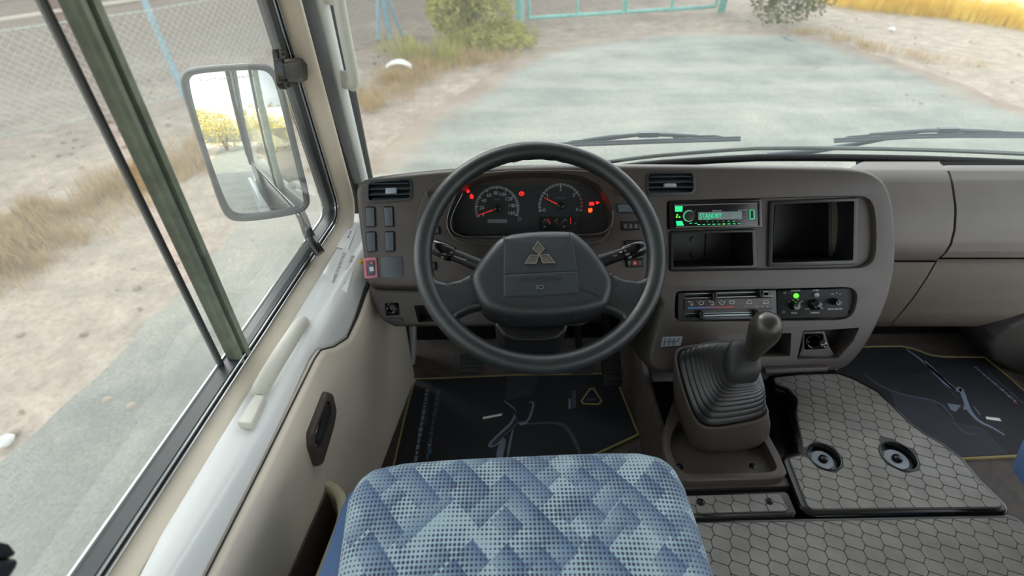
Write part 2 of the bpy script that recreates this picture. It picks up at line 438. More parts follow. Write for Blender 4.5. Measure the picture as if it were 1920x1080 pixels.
def seat_mat():
    t = NT('dotted_blue_moquette'); sx = t.n('ShaderNodeSeparateXYZ'); t.put(sx.inputs[0], t.wpos()); X, Y = sx.outputs[0], sx.outputs[1]
    def cells(pp, qq, sp, sq):
        a = t.ma('DIVIDE', pp, sp); b = t.ma('DIVIDE', qq, sq)
        cv = t.n('ShaderNodeCombineXYZ'); t.put(cv.inputs[0], t.ma('FLOOR', a)); t.put(cv.inputs[1], t.ma('FLOOR', b))
        w = t.n('ShaderNodeTexWhiteNoise', noise_dimensions='2D'); t.put(w.inputs['Vector'], cv.outputs[0])
        return w.outputs[0], t.ma('FRACT', a), t.ma('FRACT', b)
    p = t.ma('ADD', X, t.ma('MULTIPLY', Y, .82)); q = t.ma('SUBTRACT', X, t.ma('MULTIPLY', Y, .95))
    w1, fp, fq = cells(p, q, .040, .050)
    w2, gp, gq = cells(t.ma('ADD', p, .021), t.ma('ADD', q, .013), .060, .038)
    on1 = t.ma('GREATER_THAN', w1, .58); on2 = t.ma('GREATER_THAN', w2, .64)
    d = t.ma('MAXIMUM', t.ma('MULTIPLY', on1, t.ma('ADD', .28, t.ma('MULTIPLY', fp, .72))), t.ma('MULTIPLY', on2, t.ma('ADD', .2, t.ma('MULTIPLY', gq, .6))))
    fine = t.noise(t.wpos(), 1500.0, 1.0)
    d = t.ma('ADD', d, t.ma('MULTIPLY', t.ma('SUBTRACT', fine, .5), .5))
    d.node.use_clamp = True
    base = t.mix(d, lin(136, 158, 168), lin(62, 88, 120))
    fx = t.ma('SUBTRACT', t.ma('FRACT', t.ma('DIVIDE', X, .0057)), .5); fy = t.ma('SUBTRACT', t.ma('FRACT', t.ma('DIVIDE', Y, .0064)), .5)
    rr = t.ma('SQRT', t.ma('ADD', t.ma('MULTIPLY', fx, fx), t.ma('MULTIPLY', fy, fy)))
    wv = t.noise(t.wpos(), 22.0, 2.0)
    size = t.ma('ADD', -.03, t.ma('MULTIPLY', wv, .62))
    dot = t.ma('LESS_THAN', rr, size)
    col = t.mix(t.ma('MULTIPLY', dot, .95), base, lin(20, 34, 64))
    t.bsdf(col, .85, 0, t.bump(fine, .5, .0008), Sheen_Weight=.2); return t.m
M['ground'] = ground_mat(); M['road'] = road_mat(); M['tar'] = tar_mat(); M['seat'] = seat_mat()

# ------------------------------------------------------------------ frames of the main faces
D = Frame((0, .887, .606), (1, 0, 0), (0, -.866, .5))            # dashboard face
W = Frame((.048, .7325, .6285), (1, 0, 0), (0, -.515, .857))      # steering wheel
T = Frame((-.4345, 0, 0), (.145, 1, 0), (1, -.145, 0))            # driver's door trim
G = Frame((-.5111, 0, 0), (.0841, 1, 0), (1, -.0841, -.03))          # side window glass
Q = Frame((-.405, 1.065, 0), (.58, .81, 0), (.81, -.58, 0))       # front pillar
FLOORF = Frame((0, 0, 0), (1, 0, 0), (0, 0, 1))                   # horizontal
def Zp(pts, z): return [FLOORF.p(x, y, z) for x, y in pts]

# ------------------------------------------------------------------ ground outside
GF = Frame((0, 0, -1.0), (1, 0, 0), (0, 0, 1))
m = MB(); N = 90
vs = []; 
for j in range(N + 1):
    for i in range(N + 1):
        x = -40 + 80 * i / N; y = -45 + 90 * j / N
        z = -1.012 + .03 * sin(x * 1.3 + y * .7) * sin(y * .9 - x * .4) * (1 if (x < -2.4 or x > 6 or y > 10) else 0)
        vs.append((x, y, z - .02 if not (x < -2.4 or x > 6 or y > 10) else z))
m.add(vs, [[j * (N + 1) + i, j * (N + 1) + i + 1, (j + 1) * (N + 1) + i + 1, (j + 1) * (N + 1) + i] for j in range(N) for i in range(N)])
o = m.build('ground', M['ground'], None, 60); tag(o, 'sandy earth verge round the yard', kind='structure')

edge = [(690, 300), (760, 240), (830, 190), (910, 140), (1000, 92), (1090, 75), (1200, 60), (1350, 56), (1500, 56), (1700, 120), (1920, 200)]
ep = [gnd(*q) for q in edge]
road = [(-2.05, -30), (9.5, -30), (8.4, -2.0)] + [(q.x, q.y) for q in reversed(ep)] + [(-1.75, 3.9), (-2.0, 2.0)]
rp = []
for i in range(len(road)):
    a, b = Vector(road[i]), Vector(road[(i + 1) % len(road)]); k = max(1, int((b - a).length / .35)) if max(a.y, b.y) > -4 and min(a.y,b.y) > -3 else 1
    nn = Vector((-(b - a).y, (b - a).x)).normalized()
    for s in range(k): rp.append(tuple(a.lerp(b, s / k) + nn * (random.uniform(-.09, .09) if k > 1 and s else 0)))
m = MB(); YR = [ccw(rp), inset(ccw(rp), .30), inset(ccw(rp), .62)]; m.loops([[GF.w(a, b, -.012) for a, b in YR[0]], [GF.w(a, b, -.007) for a, b in YR[1]], [GF.w(a, b, -.006) for a, b in YR[2]]]); m.face(GF, YR[2], (), -.006); o = m.build('floor_yard', M['road'], None, 30)
at_ = o.data.attributes.new('edge_blend', 'FLOAT', 'POINT')
def edge_dist(x, y): return min(((Vector((x, y)) - (Vector(a) + (Vector(b) - Vector(a)) * max(0, min(1, (Vector((x, y)) - Vector(a)).dot(Vector(b) - Vector(a)) / max(1e-9, (Vector(b) - Vector(a)).length_squared))))).length) for a, b in zip(rp, rp[1:] + rp[:1]))
for v_ in o.data.vertices: q_ = v_.co + o.location; at_.data[v_.index].value = -.35 + 2.6 * min(.65, edge_dist(q_.x, q_.y)); tag(o, 'pale dusty yard surface in front of the bus', kind='structure')
apx = [(-60, 930), (0, 868), (120, 760), (240, 650), (330, 560), (430, 440), (520, 330)]
ap = [gnd(*q) for q in apx]
tp = [(-.2, -30), (-.2, 4.3)] + [(q.x, q.y) for q in reversed(ap)] + [(-2.4, 0), (-2.5, -6), (-3.2, -12), (-4.5, -30)]
tq = []
for i in range(len(tp)):
    a, b = Vector(tp[i]), Vector(tp[(i + 1) % len(tp)]); k = max(1, int((b - a).length / .16)) if 1 <= i <= 8 else 1
    nn = Vector((-(b - a).y, (b - a).x)).normalized()
    for s in range(k): tq.append(tuple(a.lerp(b, s / k) + nn * (random.uniform(-.05, .05) if k > 1 and s else 0)))
m = MB(); m.prism(GF, tq, -.05, .004); o = m.build('floor_roadway', M['tar'], None, 30); tag(o, 'grey worn tarmac strip along the side of the bus', kind='structure')

# ------------------------------------------------------------------ body shell: floor, left wall, door, pillars, roof
m = MB(); m.prism(FLOORF, [(-.5, -.9), (1.5, -.9), (1.5, 1.2), (-.5, 1.2)], -.06, 0)
o = m.build('floor', M['carpet'], None, 30); tag(o, 'brown grained cab floor', kind='structure')
m = MB(); m.prism(FLOORF, [(-.52, -5.6), (1.5, -5.6), (1.5, -.9), (-.52, -.9)], -.06, .2)
o = m.build('floor_rear', M['carpet'], None, 30); tag(o, 'raised passenger floor behind the cab', kind='structure')

m = MB(); FF = Frame((0, 1.2, 0), (1, 0, 0), (0, -1, 0))
m.prism(FF, [(-.5, -.06), (1.52, -.06), (1.52, .50), (-.5, .50)], -.03, 0, back=True)
m.add([(-.3, 1.155, 0.001), (1.5, 1.155, 0.001), (1.5, 1.2, .2), (-.3, 1.2, .2)], [[0, 1, 2, 3]])
o = m.build('wall_front', M['dark'], None, 30); tag(o, 'dark front bulkhead and toe board under the dashboard', kind='structure')

wall = thing('wall_left', (-.45, .3, 0), 'white painted left side body of the bus', None, kind='structure')
# inner white ledge between the window trim and the door trim
def ledge_pt(y, t):
    b = Vector((-.4285 + .022 * (y - .25), y, .503)); a = T.O + T.u * (y / T.u.y) + T.n * -.004; a = Vector((a.x, y, .45))
    zz = interp(t, [0, .35, .75, .93, 1.0, 1.15], [.503, .501, .494, .482, .462, .30]); tt = min(t, 1.0)
    return Vector((lerp(b.x, a.x, tt), y, zz))
m = MB(); ts = [-.25, 0, .2, .4, .6, .75, .85, .93, .975, 1.0, 1.15]
m.loops([[ledge_pt(-.6 + 1.68 * j / 40, t) for t in ts] for j in range(41)], closed=False)
m.build('window_ledge', M['white'], wall, 60)
m = MB()   # outer skin below the windows, with its raised belt moulding
m.prism(G, [(-.35, -.85), (1.10, -.85), (1.10, .39), (-.35, .39)], -.075, -.052, back=True)
m.build('outer_panel', M['silver'], wall, 30)
E_ = Frame((-.55, 0, 0), (0, 1, 0), (-1, 0, 0))   # outer side of the body further back; u runs to the rear of n x u
E_ = Frame((-.55, 0, 0), (0, -1, 0), (-1, 0, 0))
m = MB(); m.prism(E_, [(.30, -.85), (5.6, -.85), (5.6, .50), (.30, .50)], -.03, 0, back=True); m.build('outer_panel', M['silver'], wall, 30)
m = MB(); m.prism(E_, [(.30, 1.22), (5.6, 1.22), (5.6, 1.72), (.30, 1.72)], -.03, 0, back=True); m.build('upper_panel', M['white'], wall, 30)
m = MB(); m.prism(G, [(-.35, 1.22), (1.10, 1.22), (1.10, 1.72), (-.35, 1.72)], -.075, -.03, back=True); m.build('upper_panel', M['white'], wall, 30)
for zz in (.36, -.02):
    m = MB(); m.tube([(-.552, -.3, zz), (-.552, -5.6, zz)], .008, 8); m.tube([G.w(-.35, zz, -.050), G.w(1.1, zz, -.050)], .006, 8)
    m.build('belt_moulding', M['white'], wall, 60)
for k in range(5):
    y0 = .32 + k * 1.06
    w3 = thing('window_%d' % (3 + k), (-.55, -y0 - .5, .5), 'tinted passenger window behind the driver', None, kind='structure')
    m = MB(); m.prism(E_, [(y0, .50), (y0 + 1.06, .50), (y0 + 1.06, 1.22), (y0, 1.22)], -.02, -.016); m.build('pane', M['dark_glass'], w3, 0)
    m = MB(); m.box(E_.w(y0 + .03, .86, -.005), (.03, .06, .72)); m.build('window_post', M['gloss'], w3, 30)
    m = MB(); m.tube([E_.w(y0 + .06, .512, -.004), E_.w(y0 + 1.06, .512, -.004)], .012, 6); m.build('sill_seal', M['rubber'], w3, 60)

door = thing('door_1', (-.36, .5, 0), 'beige trimmed driver door under the side window', None, kind='structure')
top = [T.p(*q) for q in [(385, 1080), (490, 873), (588, 674)]]
bump_ = [T.p(*q) for q in [(600, 657), (624, 651), (650, 634), (668, 595), (684, 548)]]
a0, a1 = top[0], top[1]; sl = (a1[1] - a0[1]) / (a1[0] - a0[0])
poly = [(-.6, .015), (1.0, .015), (1.005, .2), (1.0, .44)] + [(.93, .452)] + list(reversed(bump_)) + list(reversed(top)) + [(-.6, a0[1] + sl * (-.6 - a0[0]))]
m = MB(); m.prism(T, fillet(poly, [0, .03, .1, .02, .02, .0, .02, .02, .03, .02, 0, 0, 0, 0][:len(poly)], 4), -.006, .012, .009, 4)
m.build('trim_panel', M['beige'], door, 40)
m = MB(); gp = [T.p(*q) for q in [(300, 1250), (385, 1080), (490, 873), (588, 674), (600, 657), (624, 651), (650, 634), (668, 595), (684, 548), (690, 530)]]; m.tube([T.w(a, b + .0012, .0015) for a, b in gp], [.0014] * 6 + [.002, .003, .004, .004], 6); m.build('trim_gap', M['rubber'], door, 60)
# recessed inner handle
hb = [(607, 733), (619, 738), (626, 768), (622, 795), (600, 870), (589, 875), (577, 838), (576, 812)]
hi = [(609, 750), (616, 754), (619, 772), (615, 795), (599, 838), (592, 842), (587, 828), (588, 808)]
HP = fillet(T.P(hb, .014), .012, 4); HI = fillet(T.P(hi, .018), .01, 4)
m = MB(); m.prism(T, HP, .010, .022, .006, 3, [HI], hd=.0105)
hd_ = m.build('door_handle', M['console'], door, 40, label='brown plastic surround of the inner door handle')
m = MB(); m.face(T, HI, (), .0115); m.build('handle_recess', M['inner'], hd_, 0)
lv = [(611, 752), (617, 757), (619, 772), (612, 800), (604, 822), (597, 836), (596, 826), (603, 806), (607, 780)]
m = MB(); m.prism(T, fillet(T.P(lv, .02), .006, 3), .0125, .0215, .003, 2); m.build('handle_lever', M['grey_frame'], hd_, 40)
# storage bin at the bottom of the trim
Bz = .262; f0 = T.p(597, 892)[0]
rimp = [(f0, .0), (f0 - .012, .030), (f0 - .045, .052), (f0 - .1, .058), (-.2, .060), (-.45, .060)]
rimp = smooth2(rimp, 2, False)
m = MB(); L = []
for (u, h) in rimp:
    q = []
    for (dh, z) in ((.0, .03), (.004, Bz - .02), (.006, Bz - .004), (.003, Bz), (-.006, Bz), (-.009, Bz - .004), (-.010, .05)):
        q.append(T.w(u + (dh if u > f0 - .05 else 0) * .7, z, max(h + dh + .012, .010)))
    L.append(q)
m.loops(L, closed=False); m.build('door_bin', M['cream'], door, 50)
m = MB(); m.prism(T, [(-.45, .05), (f0 - .02, .05), (f0 - .015, Bz - .012), (-.45, Bz - .012)], .013, .016); m.build('bin_recess', M['console'], door, 30)

# pull handle on the ledge
def onl(px, py, dz): return atz(px, py, .50 + dz)
m = MB()
pp = [onl(482, 741, .002), onl(487, 731, .010), onl(497, 714, .018), onl(510, 692, .025), onl(526, 666, .029), onl(542, 641, .029), onl(557, 618, .025), onl(567, 606, .016), onl(570, 604, .0), onl(570, 606, -.012)]
pp = smooth2([tuple(q) for q in pp], 2, False); n = len(pp)
m.tube(pp, [.0085 + .0035 * sin(min(1, i / n * 1.1) * pi) for i in range(n)], 12, flat=1.3, upv=(0, .3, 1))
ph = m.build('pull_handle', M['bone'], door, 60, label='bone coloured pull handle on the white ledge')
cf = [(443, 793), (478, 738), (496, 741), (472, 795)]
m = MB(); CZ = Frame((0, 0, .505), (1, 0, 0), (0, 0, 1)); m.prism(CZ, fillet(CZ.P(cf, .007), .003, 3), -.006, .0075, .003, 3)
m.build('handle_cap', M['bone'], ph, 40)

# side window
win = thing('window_1', (-.45, .6, .5), 'sliding side window beside the driver', None, kind='structure')
fr = [G.p(549, 150), G.p(601, 318)]
ft = lambda v: fr[0][0] + (v - fr[0][1]) * (fr[1][0] - fr[0][0]) / (fr[1][1] - fr[0][1])
VB = .53
opening = [(-.33, VB), (ft(VB), VB), (ft(1.2), 1.2), (-.33, 1.2)]
opening = fillet(ccw(opening), [.02, .035, .04, .02], 5)
def grow(p, d): return inset(ccw(p), -d)
m = MB(); m.ring(G, grow(opening, .016), opening, -.020, .006, .002); m.build('window_frame', M['grey_frame'], win, 40)
for d, h, r in ((-.001, -.020, .0022), (.004, .007, .0022), (.013, .009, .0024)):
    m = MB(); m.tube([G.w(a, b, h) for a, b in grow(opening, d)], r, 6, closed=True); m.build('bright_bead', M['chrome'], win, 60)
m = MB(); m.tube([G.w(a, b, .001) for a, b in grow(opening, .006)], .0035, 6, closed=True); m.build('rubber_channel', M['rubber'], win, 60)
o1 = grow(opening, .016); L = []
for k in range(9):
    t = k / 8; hh = .004 + .034 * sin(t * pi * .62) / sin(pi * .62) * 1.0; L.append([G.w(a, b, hh) for a, b in grow(o1, .001 + .021 * (1 - cos(t * pi / 2)) + .004 * t)])
m = MB(); m.loops(L); m.build('beige_surround', M['beige_seal'], win, 60, label='ribbed beige trim round the window')
u0, u1 = G.p(221, 240, -.012)[0], G.p(283, 240)[0]; us = G.p(200, 240, -.016)[0]
m = MB(); m.face(G, [(u0 + .01, VB - .01), (ft(VB) + .01, VB - .01), (ft(1.2) + .01, 1.21), (u0 + .01, 1.21)], (), -.003); m.build('fixed_pane', M['glass'], win, 0)
m = MB(); m.face(G, [(-.33, VB - .01), (us, VB - .01), (us, 1.21), (-.33, 1.21)], (), -.016); m.build('sliding_pane', M['glass'], win, 0)
m = MB(); du = u1 - u0
prof = [(u0, -.012), (u0, .004), (u0 + du * .12, .008), (u0 + du * .30, .008), (u0 + du * .34, .003), (u0 + du * .5, .003), (u0 + du * .54, .010), (u0 + du * .84, .010), (u0 + du * .9, .004), (u1, .002), (u1, -.012)]
m.loops([[G.w(a, VB - .012, h) for a, h in prof], [G.w(a, 1.21, h) for a, h in prof]], cap0=True, cap1=True); post = m.build('sash_post', M['sash'], win, 30)
m = MB(); m.tube([G.w(u0 + du * .42, VB, .0045), G.w(u0 + du * .42, 1.2, .0045)], .0019, 6); m.build('sash_bead', M['alu'], post, 30)
m = MB(); m.tube([G.w(u0 + du * .94, VB, .0030), G.w(u0 + du * .94, 1.2, .0030)], .0016, 6); m.build('sash_bead', M['alu'], post, 30)
m = MB(); m.loops([[G.w(a, z, h) for a, h in ((us - .006, -.020), (us - .006, -.012), (us, -.012), (us, -.020))] for z in (VB - .01, 1.21)], cap0=True, cap1=True)
m.build('pane_edge_seal', M['grey_frame'], win, 30)
# latch that clips the front pane to the frame, and the finger latch of the sliding pane
ln = [(518, 92), (533, 93), (548, 162), (534, 168), (527, 160)]
m = MB(); m.prism(G, fillet(G.P(ln, .006), .006, 3), -.002, .010, .003, 2); lt = m.build('pane_latch', M['gloss'], win, 40, label='black plastic latch at the front of the side window')
m = MB(); m.prism(G, fillet(G.P([(524, 110), (560, 108), (570, 120), (571, 150), (558, 156), (530, 153)], .018), .005, 3), .010, .026, .004, 3); m.build('latch_clip', M['gloss'], lt, 40)
m = MB(); m.prism(G, fillet(G.P([(530, 120), (556, 118), (562, 146), (534, 148)], .027), .004, 3), .026, .0285, .001, 2); m.build('latch_face', M['black'], lt, 40)
for q in ((531, 100), (541, 160)):
    m = MB(); c = G.p(q[0], q[1], .010); m.lathe(G, [(.0001, .0125), (.003, .012), (.004, .0095)], c, 10, False); m.build('screw', M['grey_frame'], lt, 60)
m = MB(); m.prism(G, fillet(G.P([(-40, 1010), (4, 1018), (19, 1036), (6, 1046), (-40, 1048)], .012), .004, 3), -.006, .020, .003, 2)
m.prism(G, fillet(G.P([(-40, 1052), (8, 1050), (28, 1046), (24, 1062), (6, 1090), (-40, 1100)], .02), .005, 3), -.006, .026, .005, 2)
m.build('finger_latch', M['black'], win, 40, label='black finger latch on the sliding pane')

# front pillar strips
pil = thing('trim_1', (-.38, 1.1, .6), 'white windscreen pillar with black rubber seals', None, kind='structure')
def strip(name, mat, left, right, h0, h1, r):
    ys = [0, 157, 315]
    def px(l, y):
        s = (l[1] - l[0]) / 157 if y < 0 else 0
        if y > 315: return l[2] + (l[2] - l[1]) / 158 * (y - 315)
        return interp(y, ys, l) if y >= 0 else l[0] + s * y
    Y = [420, 315, 240, 157, 80, 0, -120, -300]
    pr = [Q.p(px(right, y), y, h1) for y in Y]; pl = [Q.p(px(left, y), y, h1) for y in Y]
    mm = MB(); L = []
    for a, b in zip(pl, pr):
        q = []
        for k in range(7):
            t = k / 6; q.append(Q.w(lerp(a[0], b[0], t), lerp(a[1], b[1], t), h1 - r + r * sqrt(max(0, 1 - (2 * t - 1) ** 2)) if r else h1))
        q = [Q.w(a[0], a[1], h0)] + q + [Q.w(b[0], b[1], h0)]
        L.append(q)
    mm.loops(L, closed=False); return mm.build(name, mat, pil, 60)
strip('door_seal', M['rubber'], (564, 604, 651), (597, 635, 673), -.03, .012, .012)
strip('pillar_post', M['white'], (597, 635, 673), (622, 655, 690), -.05, .010, .010)
strip('windscreen_seal', M['rubber'], (622, 655, 690), (638, 668, 698), -.06, .006, .006)

hn = thing('grab_handle', Q.w(.03, .95, .02), 'bone white curved grab handle on the windscreen pillar', 'handle')
m = MB(); hp = [Q.w(*Q.p(x, y, h), h) for x, y, h in ((612, -150, .012), (622, -90, .04), (632, -20, .05), (643, 45, .052), (654, 100, .052), (662, 140, .050), (664, 157, .044), (658, 160, .034))]
hp = smooth2([tuple(q) for q in hp], 2, False); m.tube(hp, .0115, 12, flat=1.15); m.build('handle_bar', M['bone'], hn, 60)
m = MB(); fq = [Q.p(x, y, .02) for x, y in ((644, 132), (656, 134), (659, 166), (648, 168))]
m.prism(Q, fillet(fq, .004, 3), .004, .034, .004, 2); m.build('handle_foot', M['bone'], hn, 40)
m = MB(); fq = [Q.p(x, y, .02) for x, y in ((612, -10), (628, -12), (632, 8), (616, 10))]
m.prism(Q, fillet(fq, .004, 3), .004, .04, .004, 2); m.build('handle_foot', M['bone'], hn, 40)

m = MB(); FY = Frame((0, 1.03, 0), (1, 0, 0), (0, -1, 0)); m.prism(FY, FY.P([(746, 560), (760, 560), (772, 708), (762, 708)]), -.02, .012, .004, 2, back=True); m.build('door_edge_seal', M['rubber'], pil, 40)
m = MB(); FY2 = Frame((0, 1.06, 0), (1, 0, 0), (0, -1, 0)); m.prism(FY2, FY2.P([(756, 560), (779, 560), (778, 685), (774, 706), (766, 706)]), -.03, .01, .006, 3, back=True); m.build('pillar_foot', M['white'], pil, 40)
# windscreen
ws = thing('window_2', (.55, 1.15, .6), 'wide curved windscreen', None, kind='structure')
def wsp(x, z):
    t = (x - .55) / .95
    return Vector((x, 1.185 - .10 * t * t - .02 * t ** 4 - (z - .6) * .22, z))
m = MB(); xs = [-.362 + 1.85 * i / 40 for i in range(41)]
m.loops([[wsp(x, z) for x in xs] for z in (.58, .9, 1.2, 1.55)], closed=False); m.build('windscreen_pane', M['wind'], ws, 60)
def base_line(dy, pxs, pys, r, name, mat):
    mm = MB(); pth = []
    for x in xs:
        if x < -.33: continue
        pth.append(Vector((x, wsp(x, .62).y + dy, interp(x, pxs, pys))))
    mm.tube(pth, r, 8); return mm.build(name, mat, ws, 60)
base_line(.0, [-.3, .15, .35, .6, 1.4], [.52, .556, .574, .585, .587], .0095, 'lower_seal', M['rubber'])
base_line(.02, [-.3, .15, .35, .6, 1.4], [.525, .566, .586, .601, .603], .0055, 'seal_bead', M['alu'])
cw = MB()
cw.loops([[Vector((x, wsp(x, .6).y + .03, .52)) for x in xs], [Vector((x, wsp(x, .6).y + .10, .50)) for x in xs], [Vector((x, wsp(x, .6).y + .13, .45)) for x in xs], [Vector((x, wsp(x, .6).y + .13, -.5)) for x in xs]], closed=False)
o = cw.build('wall_nose', M['white'], None, 50); tag(o, 'white nose panel of the bus below the windscreen', kind='structure')

# roof, right side and rear, so the light falls into the cab as in a bus
m = MB(); m.box((.5, -2.25, 1.74), (2.1, 6.7, .04)); o = m.build('ceiling', M['ceil'], None, 30); tag(o, 'pale headliner', kind='structure')
m = MB(); m.box((1.53, -3.2, .2), (.04, 4.8, .64)); m.box((1.53, .2, .0), (.04, 2.0, .3)); m.box((1.53, -2.2, 1.5), (.04, 6.8, .46))
for y in (1.15, .2, -.9, -2, -3.1, -4.2, -5.4): m.box((1.53, y, .9), (.04, .09, .8))
o = m.build('wall_right', M['ceil'], None, 30); tag(o, 'right side of the bus with its window posts', kind='structure')
m = MB(); m.box((.5, -5.6, .35), (2.1, .04, .9)); m.box((.5, -5.6, 1.6), (2.1, .04, .3)); o = m.build('wall_back', M['ceil'], None, 30); tag(o, 'rear end of the bus', kind='structure')
kp = [(1838, 640), (1852, 622), (1880, 602), (1925, 580), (1990, 560), (1990, 740), (1930, 735), (1890, 690), (1850, 668)]
KF = Frame((0, 1.0, 0), (1, 0, 0), (0, -1, 0))
m = MB(); m.prism(KF, fillet(KF.P(kp), .03, 4), -.2, .02, .02, 4); o = m.build('trim_2', M['kick'], None, 50); tag(o, 'dark plastic kick panel at the end of the passenger footwell', kind='structure')

# ------------------------------------------------------------------ dashboard
dash = thing('dashboard', D.w(.3, -.25, -.05), 'grey-brown moulded dashboard across the cab, with switches and open cubbies', 'dashboard')
DP = lambda pts, h=0.0, r=0.0, s=4: (fillet(D.P(pts, h), r, s) if r else D.P(pts, h))
outl = [(668, 372), (671, 346), (690, 333), (760, 324), (850, 315), (1000, 308), (1100, 307), (1300, 308), (1500, 311), (1590, 313), (1632, 322), (1660, 348), (1672, 400), (1675, 470), (1668, 530), (1650, 585), (1622, 640), (1592, 680), (1562, 696), (1420, 699), (1236, 699), (1214, 692), (1206, 668), (1226, 600), (1238, 548), (1100, 543), (900, 543), (700, 543), (689, 530)]
ventL = [(689, 340), (772, 334), (772, 374), (688, 380)]
ventR = [(1212, 323), (1301, 322), (1302, 363), (1214, 366)]
clus = [(842, 430), (838, 405), (850, 372), (872, 347), (905, 332), (960, 325), (1040, 324), (1090, 330), (1122, 346), (1142, 375), (1150, 410), (1147, 432), (1135, 443), (1100, 447), (870, 447), (850, 442)]
radrec = [(1249, 384), (1252, 376), (1262, 375.5), (1500, 369), (1600, 367), (1622, 368), (1636, 378), (1642, 402), (1644, 440), (1643, 475), (1636, 494), (1616, 503), (1590, 504), (1266, 510), (1254, 509), (1250, 500)]
climrec = [(1266, 556), (1268, 547), (1280, 545), (1560, 538.5), (1594, 538), (1606, 546), (1608, 560), (1604, 580), (1596, 594), (1580, 600), (1550, 601), (1286, 604), (1270, 602), (1264, 594)]
pockrec = [(1398, 628), (1484, 624), (1482, 668), (1398, 670)]
sockrec = [(1506, 620), (1556, 618), (1612, 614), (1600, 640), (1572, 672), (1494, 674)]
holes = [DP(ventL, 0, .011), DP(ventR, 0, .011), DP(clus, 0, .012), smooth2(DP(radrec), 2), smooth2(DP(climrec), 2), DP(pockrec, 0, .004), DP(sockrec, 0, .003)]
m = MB()
OU = ccw(smooth2(D.P(outl, -.018), 2))
R_, S_ = .026, 6
fwd = Vector((0, .87, -.49))
L = [[D.w(a, b, -R_) + fwd * .16 for a, b in OU], [D.w(a, b, -R_) for a, b in OU]]
q = OU
for k in range(1, S_ + 1):
    t = k / S_ * pi / 2; q = inset(OU, R_ * .5 * (1 - cos(t))); L.append([D.w(a, b, -R_ + R_ * sin(t)) for a, b in q])
m.loops(L); m.face(D, q, holes, 0)
for hl, dp in zip(holes, (.03, .03, .045, .012, .014, .05, .05)):
    hl = ccw(hl); rr = .003
    hi_ = inset(hl, .0012)
    m.loops([[D.w(a, b, 0) for a, b in hl], [D.w(a, b, -rr) for a, b in hi_], [D.w(a, b, -dp) for a, b in hi_]])
m.build('fascia', M['dash'], dash, 42)

# darker surround of the instruments, a shallow plate on the fascia
sur = [(776, 520), (775, 470), (782, 400), (797, 358), (812, 342), (850, 328), (960, 319), (1060, 318), (1140, 322), (1180, 333), (1208, 354), (1226, 400), (1232, 470), (1228, 530), (1200, 538), (800, 538)]
m = MB(); m.prism(D, fillet(D.P(sur, .002), .012, 4), -.004, .0035, .003, 3, [DP(clus, 0.002, .012)], hd=.02)
m.build('instrument_surround', M['dash_dark'], dash, 42, label='darker brown surround of the instruments')
ic = MB(); cl2 = inset(ccw(DP(clus, 0, .012)), .001)
ic.loops([[D.w(a, b, .003) for a, b in cl2], [D.w(a, b, -.048) for a, b in inset(cl2, .006)]]); ic.face(D, grow(inset(cl2, .006), .001), (), -.048)
cluster = ic.build('instrument_cluster', M['dash_dark'], dash, 50)
ch = -.046
m = MB(); m.face(D, DP([(838, 350), (1155, 345), (1160, 452), (838, 455)], ch), (), ch); m.build('dial_plate', M['dial'], cluster, 0)
